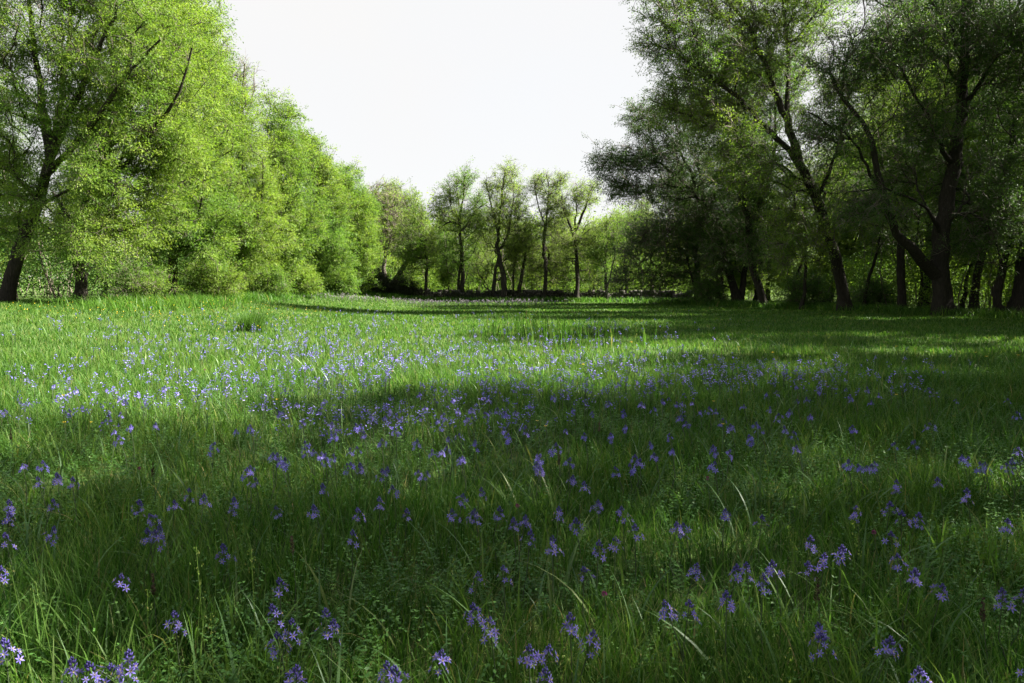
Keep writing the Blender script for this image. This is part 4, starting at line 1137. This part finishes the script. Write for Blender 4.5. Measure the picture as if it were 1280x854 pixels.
flowers = []
for (px, py) in heads:
    h = float(frng.uniform(0.28, 0.37)) if py > 520 else float(frng.uniform(0.26, 0.34))
    x, y = on_ground(px, py, h)
    flowers.append((float(y), float(x), h, px, py))
flowers.sort()
ind, rest = flowers[:296], flowers[296:]
cells = {}
for fl in ind:
    cells.setdefault(cell(fl[3], fl[4])[:2], []).append(fl)
BIG = {(240, 805): 9, (510, 640): 11, (650, 735): 7, (840, 640): 8}
for key, members in cells.items():
    members.sort(key=lambda q: q[3])
    for i, (y, x, h, px, py) in enumerate(members):
        near = y < 4.7
        rg = np.random.default_rng(int(px * 7 + py * 131))
        if near:
            n_open = int(rg.integers(4, 9))
            if py > 740: n_open = int(rg.integers(6, 11))
            root = camas_near(h, n_open, float(rg.uniform(0.03, 0.06)) * (0.6 + n_open / 18), float(rg.uniform(0.024, 0.038)), rg)
        else:
            root = empty("camas_flower", (0, 0, 0))
            k = int(rg.integers(len(mid_heads)))
            s = float(rg.uniform(0.65, 1.1))
            place_mesh("flower_head", mid_heads[k], root, Matrix.Translation((0, 0, h)) @ Matrix.Rotation(float(rg.uniform(0, 6.28)), 4, 'Z') @ Matrix.Scale(s, 4))
            place_mesh("stem", stem_data, root, Matrix.Diagonal((1.4, 1.4, h + 0.005, 1)))
            n_open = 0
        root.location = (x, y, float(H(x, y)))
        root.rotation_euler = (float(rg.normal()) * 0.10, float(rg.normal()) * 0.10, 0)
        b, c, bt, ct = cell(px, py)
        w = order_word(i, len(members)) if i < 13 or i == len(members) - 1 else f"innermost"
        tag(root, f"violet-blue camas, {w} of those {ct}, {bt}" if len(members) > 1 else f"violet-blue camas standing by itself {ct}, {bt}",
            "flower", "camas flowers of the meadow")

# the many smaller ones farther off: one mass, drawn simply
def far_flowers(name, pts, seed, size=1.0, label="", petal='petal', per=9):
    rng = np.random.default_rng(seed)
    n = len(pts)
    own = np.repeat(np.arange(n), per)
    d = np.hypot(pts[:, 0], pts[:, 1])
    hh = pts[:, 2]
    c = np.stack([pts[:, 0], pts[:, 1], H(pts[:, 0], pts[:, 1]) + hh], 1)
    sc = size * rng.uniform(0.7, 1.2, n)
    off = rng.normal(size=(n * per, 3)) * np.array([0.022, 0.022, 0.030]) * sc[own][:, None]
    L = (0.030 + 0.0004 * d) * sc
    V_, F_ = [], []
    dirs = rng.normal(size=(n * per, 3)); dirs[:, 2] *= 0.5
    v, f = leaves(c[own] + off - dirs * 0.006, dirs, L[own], L[own] * 0.45, rng, 0.6)
    k = len(v)
    pts3 = np.stack([c - np.array([0, 0, 1.0]) * hh[:, None], c], 1)
    tv, tf = thin_tubes(pts3, 0.0016 + 0.00018 * d, 0.0012 + 0.00018 * d)
    o = link_mesh(name, np.vstack([v, tv]), [np.vstack([f, tf + k])], [M[petal], M['stem']],
                  rnd=np.concatenate([np.clip(0.55 + 0.3 * rng.normal(size=n * per), 0, 1), np.full(len(tf), .5)]), mat_idx=np.concatenate([np.zeros(len(f), int), np.ones(len(tf), int)]))
    tag(o, label, "flowers", kind='stuff')
    return o
frng2 = np.random.default_rng(44)
pts = [(x, y, h) for (y, x, h, _, _) in rest]
# flower drifts in photo pixels: centre, spread, number
for (px, py, sx, sy, n) in [(120, 470, 110, 26, 140), (300, 480, 120, 26, 140), (420, 440, 90, 22, 200), (330, 425, 150, 16, 170), (150, 430, 120, 12, 80), (520, 430, 90, 20, 130),
                            (560, 455, 90, 18, 110), (700, 440, 90, 9, 150), (740, 470, 120, 15, 210), (920, 465, 90, 12, 150), (1050, 462, 90, 14, 90), (470, 395, 120, 7, 140),
                            (760, 405, 60, 4, 60), (660, 420, 70, 8, 70), (200, 400, 130, 7, 70), (800, 425, 80, 7, 60), (60, 500, 70, 22, 30),
                            (400, 505, 100, 26, 110), (510, 525, 120, 26, 100), (650, 500, 100, 24, 80), (480, 470, 90, 18, 60)]:
    q = frng2.normal(size=(n, 2))
    for gx_, gy_ in q:
        py_ = py + gy_ * sy
        if py_ < 380: continue
        h = float(frng2.uniform(0.2, 0.32))
        x, y = on_ground(px + gx_ * sx, py_, h)
        if y < 6.3 or y > 58: continue
        if fbm(np.array(x * 0.7 + 60), np.array(y * 0.5)) < 0.40: continue
        pts.append((x, y, h))
far_flowers("camas_flowers", np.array(pts), 45, 0.8, "small violet-blue camas flowers scattered over the farther meadow")
# the pinkish lilac drift at the far end
n = 950
t = frng2.random(n)
x = -13.5 + 17 * t + frng2.normal(size=n) * 1.2; y = 51.0 + 3.5 * t + frng2.normal(size=n) * 3.0
ok = (fbm(x * 0.35, y * 0.35 + 70) > 0.36) & (x > -13.6)
far_flowers("lilac_drift", np.stack([x[ok], y[ok], frng2.uniform(0.2, 0.34, ok.sum())], 1), 46, 1.1, "pinkish lilac drift of flowers along the far sunlit end of the meadow", 'lilac', 5)
# yellow haze of buttercups near the left trees
n = 420
t = frng2.random(n)
x = -7 - 7 * frng2.random(n); y = 19 + 14 * frng2.random(n)
v, f = leaves(np.stack([x, y, H(x, y) + frng2.uniform(0.15, 0.3, n)], 1), frng2.normal(size=(n, 3)), np.full(n, 0.026), np.full(n, 0.024), frng2, 0.5)
o = link_mesh("small_buttercups", v, [f], M['yellow'], rnd=frng2.random(n))
tag(o, "tiny yellow buttercups sprinkled near the left row of trees", "flowers", kind='stuff')

def buttercup(px, py, label, h):
    x, y = on_ground(px, py, h)
    g = np.random.default_rng(int(px * 3 + py))
    root = empty("buttercup", (x, y, float(H(x, y))))
    tag(root, label, "flower", "yellow buttercups")
    v, f, r_, mi = star(g, 0.014, 5, 0.7, 0.9)
    kp = mi == 0
    s = max(1.2, y / 6)
    link_mesh("flower", v[:30] * s + np.array([0, 0, h]), [f[kp]], M['yellow'], root, rnd=r_[kp])
    place_mesh("stem", stem_data, root, Matrix.Diagonal((0.8 * s, 0.8 * s, h, 1)))
for (cx_, cy_, x0, s, lab) in [
    (235, 430, 0, 2.977, "yellow buttercup in the sunlit flowers at the far left, upper one of three"), (240, 530, 0, 2.977, "yellow buttercup in the sunlit flowers at the far left, lower left of three"),
    (340, 530, 0, 2.977, "yellow buttercup in the sunlit flowers at the far left, lower right of three"), (1030, 445, 0, 2.977, "lone yellow buttercup at the edge of the shade, left of centre"),
    (395, 390, 430, 2.977, "yellow buttercup above the densest camas, left of the middle"), (180, 340, 430, 2.977, "yellow buttercup at the upper left of the densest camas"),
    (655, 345, 430, 2.977, "yellow buttercup at mid-meadow just left of the picture's vertical middle"), (570, 335, 430, 2.977, "yellow buttercup at mid-meadow, far left of its pair"),
    (805, 370, 430, 2.977, "pair-leading yellow buttercup at mid-meadow right of the middle"), (750, 545, 430, 2.977, "brighter yellow buttercup low in the shade at the middle"),
    (720, 525, 430, 2.977, "duller yellow buttercup beside the brighter one low in the shade"), (890, 315, 430, 2.977, "yellow buttercup at the edge of the sunlit strip right of the middle"),
    (160, 537, 850, 2.977, "yellow buttercup below the camas belt right of centre"), (805, 427, 850, 2.977, "yellow buttercup among the camas at the right"),
    (125, 452, 850, 2.977, "small yellow buttercup above the camas belt right of centre"), (220, 250, 850, 2.977, "yellow buttercup in the far shade right of centre"),
    (1000, 262, 850, 2.977, "yellow buttercup in the far shade at right, leftmost of four"), (1100, 270, 850, 2.977, "yellow buttercup in the far shade at right, second of four"),
    (1140, 285, 850, 2.977, "yellow buttercup in the far shade at right, third of four"), (1260, 280, 850, 2.977, "yellow buttercup in the far shade at the right edge"),
    (805, 248, 850, 2.977, "yellow buttercup in the far shade above the right camas belt"), (345, 270, 850, 2.977, "small yellow buttercup between the far shade and the camas belt")]:
    buttercup(x0 + cx_ / s, 350 + cy_ / s, lab, 0.3)
# the taller yellow flower standing alone
buttercup(430 + 1070 / 2.977, 350 + 232 / 2.977, "tall yellow flower standing above the grass in the far shade", 0.6)

def clover(px, py, label, h=0.28, s=1.0):
    x, y = on_ground(px, py, h)
    g = np.random.default_rng(int(px * 3 + py))
    root = empty("clover", (x, y, float(H(x, y))))
    tag(root, label, "flower", "magenta clovers")
    n = 70
    d = unit(g.normal(size=(n, 3)) + np.array([0, 0, 0.5]))
    v, f = leaves(np.array([0, 0, h]) + d * 0.004, d, np.full(n, 0.010 * s), np.full(n, 0.004 * s), g)
    link_mesh("flower_head", v, [f], M['magenta'], root, rnd=g.random(n))
    place_mesh("stem", stem_data, root, Matrix.Diagonal((0.8, 0.8, h, 1)))
for (px, py, lab) in [(430 + 945 / 2.905, 560 + 530 / 2.905, "magenta clover head in the dark near grass below the middle"),
                      (430 + 630 / 2.905, 560 + 210 / 2.905, "magenta clover head behind the belt of camas in the middle"),
                      (860 + 70 / 2.905, 560 + 110 / 2.905, "magenta clover head in the shade right of centre"),
                      (860 + 675 / 2.905, 560 + 307 / 2.905, "magenta clover head among the camas at the far right"),
                      (505 / 2.905, 560 + 75 / 2.905, "magenta clover head at the edge of the shade on the left"),
                      (762 / 2.977, 350 + 335 / 2.977, "pink flower spike standing in the sunlit grass at the left")]:
    clover(px, py, lab)

def spike(px, py, label, h=0.34):
    x, y = on_ground(px, py, h)
    g = np.random.default_rng(int(px * 3 + py))
    root = empty("seed_spike", (x, y, float(H(x, y))))
    tag(root, label, "seed head", "dark seed spikes")
    n = 60
    t = g.random(n)
    az = g.uniform(0, 6.28, n)
    d = np.stack([np.cos(az), np.sin(az), np.full(n, 0.9)], 1)
    v, f = leaves(np.stack([0 * t, 0 * t, h - 0.045 + 0.09 * t], 1), d, 0.016 * (1.15 - 0.6 * t), np.full(n, 0.007), g)
    link_mesh("seed_head", v, [f], M['plantain'], root, rnd=g.random(n))
    place_mesh("stem", stem_data, root, Matrix.Diagonal((0.9, 0.9, h - 0.02, 1)))
for (px, py, lab) in [(555 / 2.905, 560 + 500 / 2.905, "dark brown seed spike in the near grass at the left"), (1060 / 2.905, 560 + 355 / 2.905, "dark seed spike left of the middle, above the paired camas"),
                      (555 / 2.905, 560 + 80 / 2.905, "dark seed spike at the edge of the shade on the left"), (860 + 1070 / 2.905, 560 + 590 / 2.905, "dark seed spike in the near grass at the far right"),
                      (860 + 470 / 2.905, 560 + 515 / 2.905, "dark seed spike in the near grass right of centre"), (40 / 2.977, 350 + 573 / 2.977, "dark seed spike in the sunlit grass at the left edge"),
                      (430 + 950 / 2.977, 350 + 545 / 2.977, "tall brown seed spike right of the middle"), (430 + 800 / 2.977, 350 + 665 / 2.977, "brown seed spike beside the camas right of the middle")]:
    spike(px, py, lab)
print("flowers", round(time.time() - T0, 1), len(ind), len(pts))
